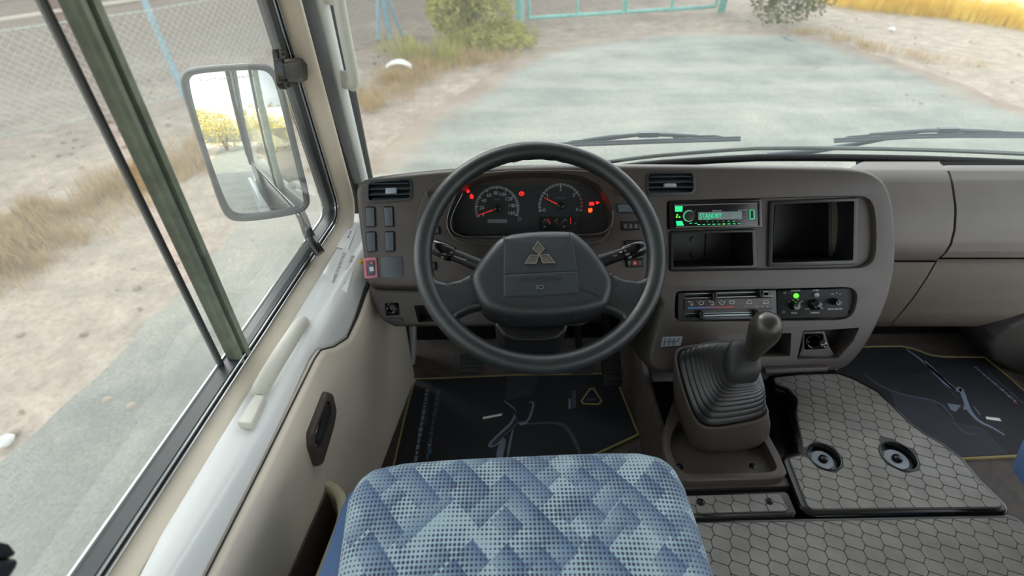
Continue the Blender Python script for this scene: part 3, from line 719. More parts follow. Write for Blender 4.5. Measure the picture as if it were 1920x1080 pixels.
# bright lower lips of the cluster opening
for off, k in (((0, 0), 'a'), ((0, 16), 'b')):
    l0 = [(868 - off[1] * .8, 362), (846 - off[1] * .5, 405), (845 - off[1] * .4, 428 + off[1] * .2), (856, 440 + off[1] * .8), (880, 446 + off[1] * .8), (1000, 442 + off[1]), (1110, 440 + off[1]), (1134, 436 + off[1] * .8), (1149, 420 + off[1] * .2), (1149, 395)]
    pth = smooth2([tuple(D.w(*D.p(x, y, .0042), .0042)) for x, y in l0], 2, False)
    m = MB(); m.tube(pth, .0011, 6); m.build('bright_lip', M['alu'], cluster, 60)
def dial(cx, cy, rad, a0, a1, nmaj, nmin, labels, lab_r, lab_size, needle_px, red_from=None):
    c = D.p(cx, cy, ch + .002); r = rad / 961 * 1.08
    sp = MB(); K = 44; L1, L2 = [], []
    a1r = red_from if red_from is not None else a1
    for k in range(K + 1):
        a = lerp(a0, a1r, k / K); L1.append(D.w(c[0] + r * cos(a), c[1] + r * sin(a), ch + .002)); L2.append(D.w(c[0] + r * .885 * cos(a), c[1] + r * .885 * sin(a), ch + .002))
    sp.loops([L1, L2], closed=False); gd = sp.build('dial_scale', M['dial_ring'], cluster, 0)
    if red_from is not None:
        sp = MB(); L1, L2 = [], []
        for k in range(13):
            a = lerp(red_from, a1, k / 12); L1.append(D.w(c[0] + r * cos(a), c[1] + r * sin(a), ch + .002)); L2.append(D.w(c[0] + r * .9 * cos(a), c[1] + r * .9 * sin(a), ch + .002))
        sp.loops([L1, L2], closed=False); sp.build('red_zone', M['red_band'], cluster, 0)
    tk = MB()
    for k in range(nmin + 1):
        a = lerp(a0, a1, k / nmin); big = (k % (nmin // nmaj) == 0); ln_ = .16 if big else .1; wd_ = .0007 if big else .0004
        d1 = Vector((cos(a), sin(a))); d2 = Vector((-sin(a), cos(a)))
        p = [(c[0] + d1.x * r * f + d2.x * wd_ * s, c[1] + d1.y * r * f + d2.y * wd_ * s) for f, s in ((1.0, -1), (1.0, 1), (1 - ln_, 1), (1 - ln_, -1))]
        tk.add([D.w(x, y, ch + .0028) for x, y in p], [[0, 1, 2, 3]])
    tk.build('tick_marks', M['text'], cluster, 0)
    tx = MB()
    for s, a in labels: tx.text(D, s, c[0] + r * lab_r * cos(a), c[1] + r * lab_r * sin(a), lab_size, ch + .003)
    tx.build('numerals', M['text'], cluster, 0, stuff=True)
    nd = MB(); e = D.p(*needle_px, ch + .006); d = (Vector(e) - Vector(c)).normalized(); pd = Vector((-d.y, d.x))
    p = [Vector(c) + pd * .0011 + d * .008, Vector(c) - pd * .0011 + d * .008, Vector(e) - pd * .0005, Vector(e) + pd * .0005]
    nd.loops([[D.w(x.x, x.y, ch + .005) for x in p], [D.w(x.x, x.y, ch + .0065) for x in p]], cap0=True, cap1=True); nd.build('needle', M['needle'], cluster, 0)
    hb_ = MB(); hb_.lathe(D, [(.0075, ch + .003), (.0075, ch + .009), (.006, ch + .0105), (.001, ch + .011)], c, 20); hb_.build('needle_hub', M['gloss'], cluster, 50)
A = lambda px, py, cx, cy: math.atan2(-(py - cy), px - cx)
c1 = (932, 391)
lab = [('0', A(903, 405, *c1)), ('20', A(902, 391, *c1)), ('40', A(905, 377, *c1)), ('60', A(915, 367, *c1)), ('80', A(929, 360, *c1)), ('100', A(943, 363.5, *c1)), ('120', A(953.5, 373.5, *c1)), ('140', A(958.5, 385.5, *c1)), ('160', A(958, 400, *c1))]
lab[0] = ('0', lab[0][1] - 0 if lab[0][1] > 0 else lab[0][1] + 2 * pi); lab = [(s, a if a > -1 else a + 2 * pi) for s, a in lab]
dial(c1[0], c1[1], 41, radians(202), radians(-20), 8, 32, [(s, lerp(radians(203), radians(-17), i / 8)) for i, (s, a) in enumerate(lab)], .69, .0074, (896, 404))
dial(1051, 386, 41, radians(193), radians(-13), 4, 20, [(str(i), lerp(radians(193), radians(-13), i / 4)) for i in range(5)], .75, .0074, (1021, 371), radians(30))
tx = MB(); c = D.p(932, 373.5, ch + .003); tx.text(D, 'km/h', c[0], c[1], .0040, ch + .003); c = D.p(1050, 371, ch + .003); tx.text(D, 'x1000r/min', c[0], c[1], .0036, ch + .003)
tx.build('dial_lettering', M['text_dim'], cluster, 0)
m = MB(); m.face(D, fillet(DP([(914, 411), (951, 411), (951, 418), (914, 418)], ch + .002), .001, 2), (), ch + .002); m.build('odometer', M['text_dim'], cluster, 0)
m = MB(); m.prism(D, fillet(DP([(1011, 406), (1087, 406), (1089, 432), (1011, 432)], ch + .001), .002, 2), ch, ch + .002); sg = m.build('small_gauges', M['gloss'], cluster, 30)
for x0, y0, x1, y1, mt in ((1027, 410, 1031.5, 420, 'needle'), (1069.5, 408, 1070, 420, 'needle'), (1020, 411, 1026, 416, 'dial_ring'), (1040, 416, 1045, 411, 'dial_ring'), (1055, 416, 1059, 410, 'dial_ring'), (1060, 411, 1063, 415, 'dial_ring'), (1082, 411, 1086, 416, 'red_band')):
    a, b = D.p(x0, y0, ch + .003), D.p(x1, y1, ch + .003); m = MB(); m.tube([D.w(*a, ch + .003), D.w(*b, ch + .003)], .0006 if mt == 'needle' else .0011, 5)
    m.build('gauge_needle' if mt == 'needle' else 'gauge_scale', M[mt], sg, 0)
tx = MB()
for s, x, y in (('F', 1045, 419), ('E', 1018, 416), ('C', 1053, 419), ('H', 1078, 419)):
    c = D.p(x, y, ch + .003); tx.text(D, s, c[0], c[1], .0036, ch + .003)
for x, y in ((1021, 425), (1058, 425)):
    c = D.p(x, y, ch + .003); tx.face(D, rrect(c[0], c[1], .0036, .0042), (), ch + .003)
tx.build('gauge_lettering', M['text_dim'], sg, 0)
def blob(pts, mt, name):
    m = MB(); m.face(D, fillet(DP(pts, ch + .003), .0008, 2), (), ch + .003); m.build(name, M[mt], cluster, 0)
blob([(881, 367), (884, 363), (888, 368), (887, 373), (882, 372)], 'red', 'warning_light')
blob([(874, 356), (879, 355), (881, 360), (876, 362)], 'red', 'warning_light')
cc = D.p(978, 363, ch + .003)
m = MB(); m.ring(D, [(cc[0] + .0052 * cos(i * pi / 8), cc[1] + .0043 * sin(i * pi / 8)) for i in range(16)], [(cc[0] + .0034 * cos(i * pi / 8), cc[1] + .0027 * sin(i * pi / 8)) for i in range(16)], ch + .002, ch + .003)
m.face(D, rrect(cc[0], cc[1] + .0003, .0012, .0036), (), ch + .003); m.build('brake_warning_light', M['red'], cluster, 0)
for q in ([(1105, 379), (1114, 379), (1114, 385), (1105, 385)], [(1118, 377), (1125, 380), (1118, 383)]): blob(q, 'red', 'warning_light')
blob([(1103, 391), (1110, 390), (1111, 395), (1107, 399), (1103, 397)], 'orange', 'engine_warning_light')
m = MB(); cgy = D.p(975, 417, ch + .003); tx = MB()
c = D.p(974, 410, ch + .003); m.ring(D, [(c[0] + .0042 * cos(i * pi / 6), c[1] + .0042 * sin(i * pi / 6)) for i in range(12)], [(c[0] + .0024 * cos(i * pi / 6), c[1] + .0024 * sin(i * pi / 6)) for i in range(12)], ch + .002, ch + .003); m.build('gear_symbol', M['text_dim'], cluster, 0)
m = MB(); L = []
rows = 7
pl = [(850, 352), (1140, 347), (1148, 440), (846, 445)]
m.face(D, inset(ccw(DP(clus, -.02, .012)), .004), (), -.022); m.build('cluster_lens', M['lens'], cluster, 0)

# air vents
def vent(px, c, tabpx):
    o = D.P(px, 0); po = ccw(fillet(o, .011, 5)); q = MB(); q.ring(D, grow(po, .0022), inset(po, .0030), -.006, .0025, .0015)
    v = q.build('air_vent', M['grey_frame'], dash, 40)
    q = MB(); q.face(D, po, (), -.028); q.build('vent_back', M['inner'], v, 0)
    x0 = min(a for a, b in po) + .004; x1 = max(a for a, b in po) - .004; y0 = min(b for a, b in po); y1 = max(b for a, b in po)
    for k in range(4):
        b = lerp(y0, y1, (k + .62) / 4.2); i0 = .003 if k in (0, 3) else 0
        q = MB(); L = [[D.w(x, b + dy, h) for dy, h in ((-.004, .000), (-.0028, .0012), (.0052, -.016), (.004, -.017))] for x in (x0 + i0, x1 - i0)]
        q.loops(L, True, True, True); q.build('vent_slat', M['blank'], v, 30)
    q = MB(); t = D.P(tabpx, .004); q.prism(D, fillet(t, .0015, 2), -.004, .0065, .0015, 2); q.build('vent_tab', M['label_grey'], v, 40)
    return v
vent(ventL, None, [(723, 353), (743, 352), (743, 363), (723, 364)])
vent(ventR, None, [(1246, 344), (1268, 344), (1268, 351), (1246, 351)])

# switches of the left panel
def rocker(px, mt='blank', name='switch_blank', h=.004, rim=.0016, r=.004, label=None, hp=.0, rimmat='gloss'):
    po = ccw(fillet(D.P(px, hp), r, 4)); q = MB(); q.ring(D, po, inset(po, rim), hp - .001, hp + .0022, .0008)
    v = q.build(name, M[rimmat], dash, 40, label=label)
    q = MB(); q.prism(D, inset(po, rim + .0006), hp - .004, hp + h, .0015, 3); q.build('switch_key', M[mt], v, 40)
    return v
for x, y in ((695, 407), (729, 406.5), (696.5, 453.5), (731, 453)):
    rocker([(x - 10.5, y - 19.5), (x + 9, y - 20), (x + 10.5, y + 19), (x - 9, y + 20)])
po = [(681, 484), (706, 482), (709, 520), (684, 523)]
ps = ccw(fillet(D.P(po, .001), .004, 4)); q = MB(); q.ring(D, ps, inset(ps, .0052), -.001, .003, .001); pk = q.build('power_switch', M['pink'], dash, 40, label='rocker switch with a pink frame and a red lamp')
q = MB(); q.prism(D, inset(ps, .0056), -.004, .001, .0005, 2); q.build('switch_well', M['gloss'], pk, 40)
q = MB(); q.prism(D, fillet(D.P([(688, 490), (702, 489), (703, 515), (690, 516)], .005), .001, 2), .0, .0055, .002, 2); q.build('switch_key', M['blank'], pk, 40)
q = MB(); c = D.p(696.5, 493, .006); q.lathe(D, [(.0016, .005), (.0014, .0062), (.0002, .0066)], c, 10); q.build('switch_lamp', M['red'], pk, 60)
q = MB(); q.face(D, D.P([(692, 501), (700, 500), (701, 508), (693, 509)], .0057), (), .0058); q.build('switch_symbol', M['text'], pk, 0)
q = MB(); q.prism(D, fillet(D.P([(714, 482), (754, 480), (756, 520), (716, 522)], .001), .003, 3), -.001, .0016, .001, 2); bp = q.build('blank_cover', M['blank'], dash, 40)

# switches round the instruments
def pocket(px):
    po = ccw(fillet(D.P(px, .0036), .003, 3)); q = MB(); q.ring(D, po, inset(po, .0014), .002, .005, .0006); v = q.build('switch_pocket', M['dash_dark'], dash, 40)
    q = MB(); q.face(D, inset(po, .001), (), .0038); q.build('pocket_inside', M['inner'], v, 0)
pocket([(800, 358), (826, 356), (826, 370), (802, 372)])
pocket([(1148, 352), (1176, 354), (1176, 368), (1150, 367)])
rk = dict(mt='black', name='push_switch', h=.006, rim=.0012, r=.003, hp=.0035)
rocker([(1155, 382), (1196, 382), (1198, 399), (1158, 400)], mt='blank', name='push_switch', h=.006, rim=.0012, r=.003, hp=.0035)
sy = MB()
for px in ([(1163, 416), (1200, 415), (1202, 432), (1166, 433)], [(1169, 451), (1205, 450), (1207, 468), (1172, 469)], [(1171, 485), (1207, 484), (1209, 501), (1174, 502)], [(812, 425), (826, 424), (826, 440), (812, 440)], [(806, 491), (819, 490), (819, 507), (806, 507)], [(818, 396), (829, 396), (829, 406), (818, 406)]):
    v = rocker(px, **rk); cx = sum(p[0] for p in px) / 4; cy = sum(p[1] for p in px) / 4; hh = .0097
    if cx > 1000:
        q = MB()
        for dx in (-10, 0, 10):
            if cy > 480 and dx == 0: continue
            a, b = D.p(cx + dx, cy, hh); q.ring(D, rrect(a, b, .0052, .0066, .001), rrect(a, b, .0034, .0046, .0006), hh - .0004, hh)
            q.face(D, rrect(a, b, .0012, .0026), (), hh)
        q.build('switch_symbol', M['text_dim'], v, 0)
        if cy > 480:
            a, b = D.p(cx, cy, hh); q = MB(); q.prism(D, rrect(a, b, .0085, .0085, .0008), hh - .001, hh + .0003); q.build('hazard_key', M['rock_red'], v, 0)
            q = MB(); T3 = [(a - .0028, b - .002), (a + .0028, b - .002), (a, b + .0028)]; q.face(D, T3, [inset(T3, .0008)], hh + .0006); q.build('hazard_triangle', M['text'], v, 0)
    else:
        a, b = D.p(cx, cy, hh); q = MB(); q.face(D, rrect(a, b, .003, .005, .001), [rrect(a, b, .0018, .0032)], hh); q.build('switch_symbol', M['text_dim'], v, 0)

# radio bay, cubbies
bay = [(1256, 379), (1426, 375), (1428, 427), (1257, 430)]
cub1 = [(1262, 439), (1410, 435), (1412, 498), (1262, 501)]
cub2 = [(1451, 383), (1601, 377), (1599, 488), (1447, 493)]
m = MB(); rec = grow(ccw(smooth2(DP(radrec), 2)), .0004)
hs_ = [DP(bay, -.011), DP(cub1, -.011, .004), DP(cub2, -.011, .004)]
m.face(D, rec, hs_, -.011)
for hl in hs_:
    hl = ccw(hl); m.loops([[D.w(a, b, -.011) for a, b in hl], [D.w(a, b, -.03) for a, b in hl]])
m.build('radio_surround', M['dash'], dash, 30)
def cubby(px, ppx, depth, nm):
    inner = ccw(DP(px, -.006, .004)); outer = ccw(DP(ppx, -.006, .005)); q = MB(); q.ring(D, outer, inner, -.012, -.005, .002)
    v = q.build('open_cubby', M['black'], dash, 40, label=nm)
    q = MB(); back = inset(inner, .003); q.loops([[D.w(a, b, -.006) for a, b in inner], [D.w(a, b, -depth) for a, b in back]]); q.face(D, back, (), -depth); q.build('cubby_box', M['black'], v, 30)
    xm = lerp(min(a for a, b in inner), max(a for a, b in inner), .62 if 'wide' in nm else .42); y0, y1 = min(b for a, b in inner), max(b for a, b in inner)
    q = MB(); q.box(D.w(xm, (y0 + y1) / 2 , -depth + .002), (.0015, .004, (y1 - y0) * .98), Matrix(((1, 0, 0), (0, .866, .5), (0, -.5, .866)))); q.build('cubby_rib', M['black'], v, 0)
    return v
v1 = cubby(cub1, [(1257, 434), (1416, 429), (1419, 503), (1257, 507)], .10, 'low wide open cubby under the radio')
cubby(cub2, [(1443, 377), (1610, 370), (1607, 496), (1440, 501)], .14, 'deep square open cubby beside the radio')
for x, y in ((1300, 449), (1300, 477)):
    q = MB(); c = D.p(x, y, -.094); q.lathe(D, [(.006, -.0995), (.006, -.098), (.0045, -.0975), (.0001, -.0978)], c, 12, False); q.build('cubby_stud', M['black'], v1, 60)

# lower left panel with its socket and tray
lo = [(690, 540), (760, 541), (1106, 541), (1106, 604), (1090, 612), (740, 613), (724, 606), (712, 595), (694, 556)]
lsock = [(722, 568), (748, 567), (750, 590), (724, 592)]; ltray = [(776, 572), (830, 572), (830, 603), (784, 604)]
m = MB(); hl = [fillet(D.P(lsock, -.03), .003, 3), fillet(D.P(ltray, -.03), .004, 3)]
pp = ccw(fillet(D.P(lo, -.03), .008, 3)); m.prism(D, pp, -.09, -.028, .008, 3, hl, hd=[.01, .04])
lw = m.build('lower_panel', M['dash'], dash, 40)
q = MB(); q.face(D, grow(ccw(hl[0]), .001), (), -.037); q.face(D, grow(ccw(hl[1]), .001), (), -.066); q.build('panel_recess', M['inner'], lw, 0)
q = MB(); c = D.p(735, 578, -.03); q.lathe(D, [(.0125, -.037), (.0125, -.026), (.0105, -.0245), (.008, -.026), (.0075, -.034), (.0001, -.034)], c, 20, False); q.build('power_socket', M['gloss'], lw, 50)
q = MB(); q.prism(D, fillet(D.P([(724, 597), (754, 596), (755, 604), (727, 605)], -.026), .002, 2), -.03, -.025, .001, 2); q.build('socket_tag', M['grey_frame'], lw, 40)
q = MB(); q.prism(D, fillet(D.P([(1112, 546), (1128, 546), (1128, 606), (1112, 606)], -.05), .003, 2), -.1, -.05, .003, 2); q.build('panel_bracket', M['dark'], dash, 40)
q = MB(); c = D.p(1089, 589, -.025); q.lathe(D, [(.006, -.03), (.006, -.023), (.004, -.021), (.0001, -.021)], c, 12, False); q.build('key_lamp', M['green'], lw, 50)

# pockets, socket and gear label in the lower stack
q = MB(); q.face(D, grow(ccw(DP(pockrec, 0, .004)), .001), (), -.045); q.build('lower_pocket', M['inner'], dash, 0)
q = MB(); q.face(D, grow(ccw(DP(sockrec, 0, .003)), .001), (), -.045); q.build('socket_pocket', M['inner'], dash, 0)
q = MB(); tq_ = [(1506, 621), (1546, 620), (1556, 650), (1570, 671), (1496, 673), (1504, 650)]
q.prism(D, fillet(D.P(tq_, -.012), .003, 2), -.044, -.012, .003, 2, [fillet(D.P([(1508, 626), (1544, 625), (1545, 654), (1508, 656)], -.012), .004, 3)], hd=.03)
sk = q.build('lighter_socket', M['dash'], dash, 40)
c = D.p(1527, 641, -.012)
q = MB(); q.lathe(D, [(.0165, -.042), (.0165, -.014), (.0145, -.0125), (.012, -.014), (.011, -.03), (.0001, -.03)], c, 24, False); q.build('socket_barrel', M['gloss'], sk, 50)
ck = (c[0] + .004, c[1] + .001); q = MB(); q.lathe(D, [(.006, -.03), (.006, .004), (.0085, .006), (.0088, .013), (.007, .015), (.0001, .0152)], ck, 20, False); q.build('lighter_knob', M['gloss'], sk, 50)
q = MB()
for i in range(3):
    a = i * 2.1 + .4; q.tube([D.w(ck[0] + .003 * cos(a), ck[1] + .003 * sin(a), .0153), D.w(ck[0] + .0055 * cos(a + .7), ck[1] + .0055 * sin(a + .7), .0153)], .0007, 5)
q.build('lighter_symbol', M['text'], sk, 0)
q = MB(); q.prism(D, D.P([(1243, 632), (1280, 631), (1276, 648), (1239, 650)], .001), .0, .0012); gl_ = q.build('gear_pattern_label', M['label_grey'], dash, 0, label='grey sticker with the gear pattern')
q = MB(); 
for i in range(4):
    x = 1247 + i * 8.6; a = D.w(*D.p(x, 635.5, .0016), .0016); b = D.w(*D.p(x - (2 if i < 3 else 1), 646 if i < 3 else 640, .0016), .0016); q.tube([a, b], .0006, 4)
    for e in ((a, b) if i < 3 else (a,)): q.tube([e - D.u * .001, e + D.u * .001], .0011, 4)
q.tube([D.w(*D.p(1246, 640.5, .0016), .0016), D.w(*D.p(1272, 639.5, .0016), .0016)], .0006, 4); q.build('gear_pattern', M['text_dark'], gl_, 0)
q = MB(); q.prism(D, D.P([(1436, 692), (1556, 688), (1552, 697), (1436, 701)], .012), -.03, .012, .003, 2); q.build('base_bar', M['dash'], dash, 40)

# passenger side: one curved surface cut into panels with real gaps
RY = [302, 306, 311, 320, 340, 370, 400, 430, 455, 472, 483, 490, 496, 515, 540, 565, 590, 603, 609, 613]
RH = [-.20, -.150, -.118, -.092, -.072, -.060, -.055, -.055, -.058, -.064, -.073, -.083, -.086, -.094, -.106, -.120, -.137, -.152, -.175, -.22]
def surf(px, py, off=0.0):
    h = interp(py, RY, RH) + off; a, b = D.p(px, py, h); return D.w(a, b, h)
def patch(name, mt, rows, lf, rf, n=14, depth=.012, label=None):
    m = MB(); g = []
    for y in rows:
        x0, x1 = lf(y), rf(y); g.append([surf(lerp(x0, x1, k / n), y) for k in range(n + 1)])
    m.loops(g, closed=False)
    rim = g[0] + [r[-1] for r in g[1:]] + list(reversed(g[-1]))[1:] + [r[0] for r in reversed(g[1:-1])]
    back = [q - D.n * depth for q in rim]; m.loops([rim, back])
    return m.build(name, M[mt], dash, 50, label=label)
def rows_between(a, b): return sorted(set([a, b] + [y for y in RY if a < y < b] + [a + (b - a) * k / 14 for k in range(15)]))
seam = lambda y: interp(y, [306, 312, 325, 345, 390, 430, 458, 475, 488], [1764, 1772, 1780, 1785, 1791, 1789, 1782, 1771, 1757])
diag = lambda y: interp(y, [490, 520, 560, 612], [1755, 1738, 1711, 1668])
patch('passenger_pad', 'dash_skylit', rows_between(303, 488.5), lambda y: interp(y, [303, 310, 320, 340], [1622, 1608, 1590, 1560]), lambda y: seam(y) - 1.5, 14, label='rounded dashboard pad beside the centre stack')
patch('glove_lid', 'dash_skylit', rows_between(310, 483), lambda y: seam(y) + (3.5 if y > 314 else 8), lambda y: 2430, 26, label='upper lid of the passenger side')
patch('lower_cover', 'dash_low', rows_between(491.5, 612), lambda y: 1612, lambda y: diag(y) - 1.2, 10)
patch('knee_panel', 'dash_low', rows_between(486, 612), lambda y: diag(max(490, y)) + 2.2, lambda y: interp(y, [520, 560, 582, 600, 612], [2430, 2050, 1935, 1880, 1830]), 26)
m = MB(); m.loops([[surf(x, y, -.014) for x in (1605, 1700, 1800, 1900, 2000, 2160, 2430)] for y in (303, 320, 370, 430, 470, 490, 530)], closed=False); m.build('seam_backing', M['dark'], dash, 50)

# ------------------------------------------------------------------ radio
rad = thing('car_radio', D.w(*D.p(1340, 403), -.02), 'black single-height car radio with green lit keys and STANDBY display', 'radio')
m = MB(); ro = ccw(DP([(1254, 377), (1428, 373), (1430, 427), (1256, 431)], .0, .002)); ri = ccw(DP([(1263, 384), (1421, 380), (1423, 422), (1265, 427)], .0, .002))
m.ring(D, ro, ri, -.02, .000, .0015); m.build('mounting_frame', M['gloss'], rad, 40)
m = MB(); fo = ccw(DP([(1264, 384), (1420, 380), (1422, 423), (1266, 427)], .004, .002)); m.prism(D, fo, -.01, .004, .001, 2); fp = m.build('faceplate', M['gloss'], rad, 40)
def rpoly(pts, mt, name, h=.0046, t=.0006, par=None, r=.0005): 
    m = MB(); m.prism(D, fillet(D.P(pts, h), r, 2), h - t, h); return m.build(name, M[mt], par or rad, 0)
rpoly([(1264, 384), (1420, 380), (1420, 381.6), (1264, 385.8)], 'chrome', 'top_trim', .0052, .001)
rpoly([(1267, 425), (1420, 421.2), (1420, 423.2), (1267, 427)], 'chrome', 'bottom_trim', .0052, .001)
rpoly([(1265.5, 386.5), (1280, 386.3), (1279.5, 397), (1266, 397)], 'teal', 'green_key')
rpoly([(1267.5, 414.5), (1279, 414), (1282.5, 423), (1269, 423.5)], 'teal', 'green_key')
q = MB()
for x, y in ((1269, 407), (1274, 407), (1269.8, 403)):
    c = D.p(x, y, .0046); q.face(D, [(c[0] + .0016 * cos(i * pi / 5), c[1] + .0016 * sin(i * pi / 5)) for i in range(10)], (), .0047)
q.build('key_symbol', M['green'], rad, 0)
c = D.p(1292.5, 405, .01)
q = MB(); q.lathe(D, [(.0118, .004), (.0118, .0075), (.0112, .0082), (.0102, .0082)], c, 32, False); kr = q.build('knob_ring', M['chrome'], rad, 50)
q = MB(); q.lathe(D, [(.0103, .006), (.0103, .0086), (.0094, .0086)], c, 32, False); q.build('knob_light', M['teal'], rad, 50)
q = MB(); q.lathe(D, [(.0095, .004), (.0095, .014), (.0088, .0152), (.0001, .0156)], c, 32, False); q.build('volume_knob', M['black'], rad, 50)
rpoly([(1309, 398), (1391, 396), (1391, 411), (1309, 412.5)], 'lcd', 'display')
q = MB(); c = D.p(1332.5, 404.3, .0052); q.text(D, 'STANDBY', c[0], c[1], .0088, .0052, .012, .0435); c = D.p(1322, 410.6, .0052); q.text(D, '15  02:00', c[0], c[1], .0026, .0052, .012, .022); q.build('display_text', M['seg'], rad, 0)
q = MB(); c = D.p(1344.5, 395.2, .005); q.text(D, 'KENWOOD', c[0], c[1], .0030, .005, .012, .0182); c = D.p(1393, 393.9, .005); q.text(D, 'KDC-BT500U', c[0], c[1], .0021, .005, .012, .0185); q.build('lettering', M['text'], rad, 0)
q = MB(); po = ccw(fillet(D.P([(1405.5, 393.5), (1414, 393.2), (1414.5, 410.5), (1406, 411)], .005), .0018, 3)); q.ring(D, po, inset(po, .0011), .003, .0056); q.build('usb_surround', M['teal'], rad, 0)
q = MB(); q.face(D, inset(po, .001), (), .0046); q.build('usb_slot', M['inner'], rad, 0)
for i in range(9):
    x = 1310 + i * 9.4; q = MB(); q.prism(D, rrect(*D.p(x, 421 - i * .2, .0046), .0085, .0038, .0006), .004, .0055, .0005, 2); kb = q.build('preset_key', M['gloss'], rad, 40)
    q = MB(); c = D.p(x, 421 - i * .2, .0058); q.face(D, rrect(c[0], c[1], .004 if i % 3 else .0055, .0013), (), .0057); q.build('preset_mark', M['teal'] if i != 5 else M['green'], kb, 0)
for i in range(6):
    q = MB(); c = D.p(1326 + i * 10, 415.3 - i * .15, .005); q.face(D, rrect(c[0], c[1], .0014 if i < 4 else .003, .0014), (), .005); q.build('preset_mark', M['teal'], rad, 0)
for x in (1295, 1305):
    q = MB(); c = D.p(x, 418.6, .005); q.face(D, rrect(c[0], c[1], .0055, .0013), (), .005); q.build('preset_mark', M['teal'], rad, 0)
for y in (397.5, 404, 410.5):
    q = MB(); c = D.p(1399.5, y, .005); q.face(D, rrect(c[0], c[1], .0022, .0016), (), .005); q.build('side_mark', M['text_dim'], rad, 0)
q = MB(); c = D.p(1304, 395.2, .005); q.lathe(D, [(.0013, .0045), (.0001, .0055)], c, 8, False); q.build('indicator', M['rock_red'], rad, 0)

# ------------------------------------------------------------------ heater slide control
ht = thing('heater_control', D.w(*D.p(1360, 572), -.012), 'heater slide control with blue-to-red strip under the cubbies', 'heater control')
cb = [(1272, 549), (1456, 543), (1458, 598), (1272, 602)]
sl1, sl2 = [(1284, 552), (1440, 547.5), (1440, 553.5), (1284, 558)], [(1286, 589.5), (1436, 586), (1436, 592), (1286, 595.5)]
m = MB(); m.prism(D, fillet(D.P(cb, -.005), .004, 3), -.014, -.005, .002, 2, [D.P(sl1, -.005), D.P(sl2, -.005)], hd=.007); m.build('control_body', M['grey_frame'], ht, 40)
m = MB(); m.face(D, D.P([(1280, 549), (1446, 545), (1446, 556), (1280, 560)], -.0115), (), -.0115); m.face(D, D.P([(1280, 587), (1446, 583), (1446, 595), (1280, 598)], -.0115), (), -.0115); m.build('slot_floor', M['inner'], ht, 0)
for pts in ([(1284, 550.5), (1440, 546.2), (1440, 547.7), (1284, 552)], [(1284, 558.5), (1450, 554), (1450, 555.5), (1284, 560)], [(1284, 587.5), (1450, 584), (1450, 585.5), (1284, 589)], [(1320, 590.5), (1424, 588), (1424, 591), (1320, 593.5)]):
    m = MB(); m.prism(D, D.P(pts, -.003), -.006, -.003); m.build('slide_rail', M['alu'], ht, 0)
m = MB(); m.prism(D, fillet(D.P([(1284, 562), (1449, 557.5), (1449, 579), (1284, 583.5)], -.001), .002, 2), -.006, -.001, .001, 2); lb = m.build('label_strip', M['dash_dark'], ht, 40)
K_ = 12
for k in range(K_):
    x0, x1 = lerp(1290, 1376, k / K_), lerp(1290, 1376, (k + 1) / K_); m = MB()
    m.face(D, D.P([(x0, 575.8 - (x0 - 1290) * .026), (x1, 575.8 - (x1 - 1290) * .026), (x1, 579.2 - (x1 - 1290) * .026), (x0, 579.2 - (x0 - 1290) * .026)], -.0006), (), -.0006)
    f_ = k / (K_ - 1); nm = 'heat_%d' % k
    M[nm] = plain('temperature_print', (lerp(44, 176, f_), lerp(116, 66, f_), lerp(178, 62, f_)), .5, tint=0); m.build('temperature_band', M[nm], ht, 0)
def glyph(x, y, kind):
    q = MB(); h = -.0004
    def sg_(a, b): q.tube([D.w(*D.p(x + a[0], y + a[1], h), h), D.w(*D.p(x + b[0], y + b[1], h), h)], .0006, 4)
    if kind == 'seat':
        sg_((2, -4), (4, 3)); sg_((4, 3), (-1, 3)); sg_((-5, -4), (-1, -3)); sg_((-1, -3), (-1, 0))
    elif kind == 'both':
        sg_((-6, -3), (-1, 3)); sg_((-1, 3), (4, 2)); sg_((4, 2), (6, -4)); sg_((-2, -4), (2, -3))
    elif kind == 'screen':
        sg_((-5, -3), (5, -3)); sg_((-5, -3), (-3, 2)); sg_((5, -3), (3, 2)); sg_((-3, 2), (3, 2))
    elif kind == 'car':
        sg_((-5, 3), (6, 2)); sg_((-5, 3), (-2, -3)); sg_((-2, -3), (4, -3)); sg_((4, -3), (6, 2))
    q.build('control_symbol', M['text'], lb, 0)
for x, y, k in ((1295, 569, 'seat'), (1314, 568.5, 'both'), (1334, 568.3, 'seat'), (1353, 568, 'both'), (1372, 567.5, 'screen'), (1404, 566.5, 'car'), (1435, 566, 'car')): glyph(x, y, k)
q = MB()
for x in (1397, 1419, 1429, 1439): c = D.p(x, 575 - (x - 1397) * .02, -.0005); q.face(D, rrect(c[0], c[1], .0018, .0018, .0008), (), -.0005)
q.build('control_symbol', M['text'], lb, 0)
for x, y in ((1340, 556), (1428, 551), (1316, 592), (1420, 590)):
    m = MB(); m.prism(D, fillet(D.P([(x - 4.5, y - 7), (x + 4.5, y - 7), (x + 5, y + 8), (x - 4, y + 8)], .008), .002, 2), -.008, .010, .003, 3); m.build('slide_lever', M['gloss'], ht, 40)

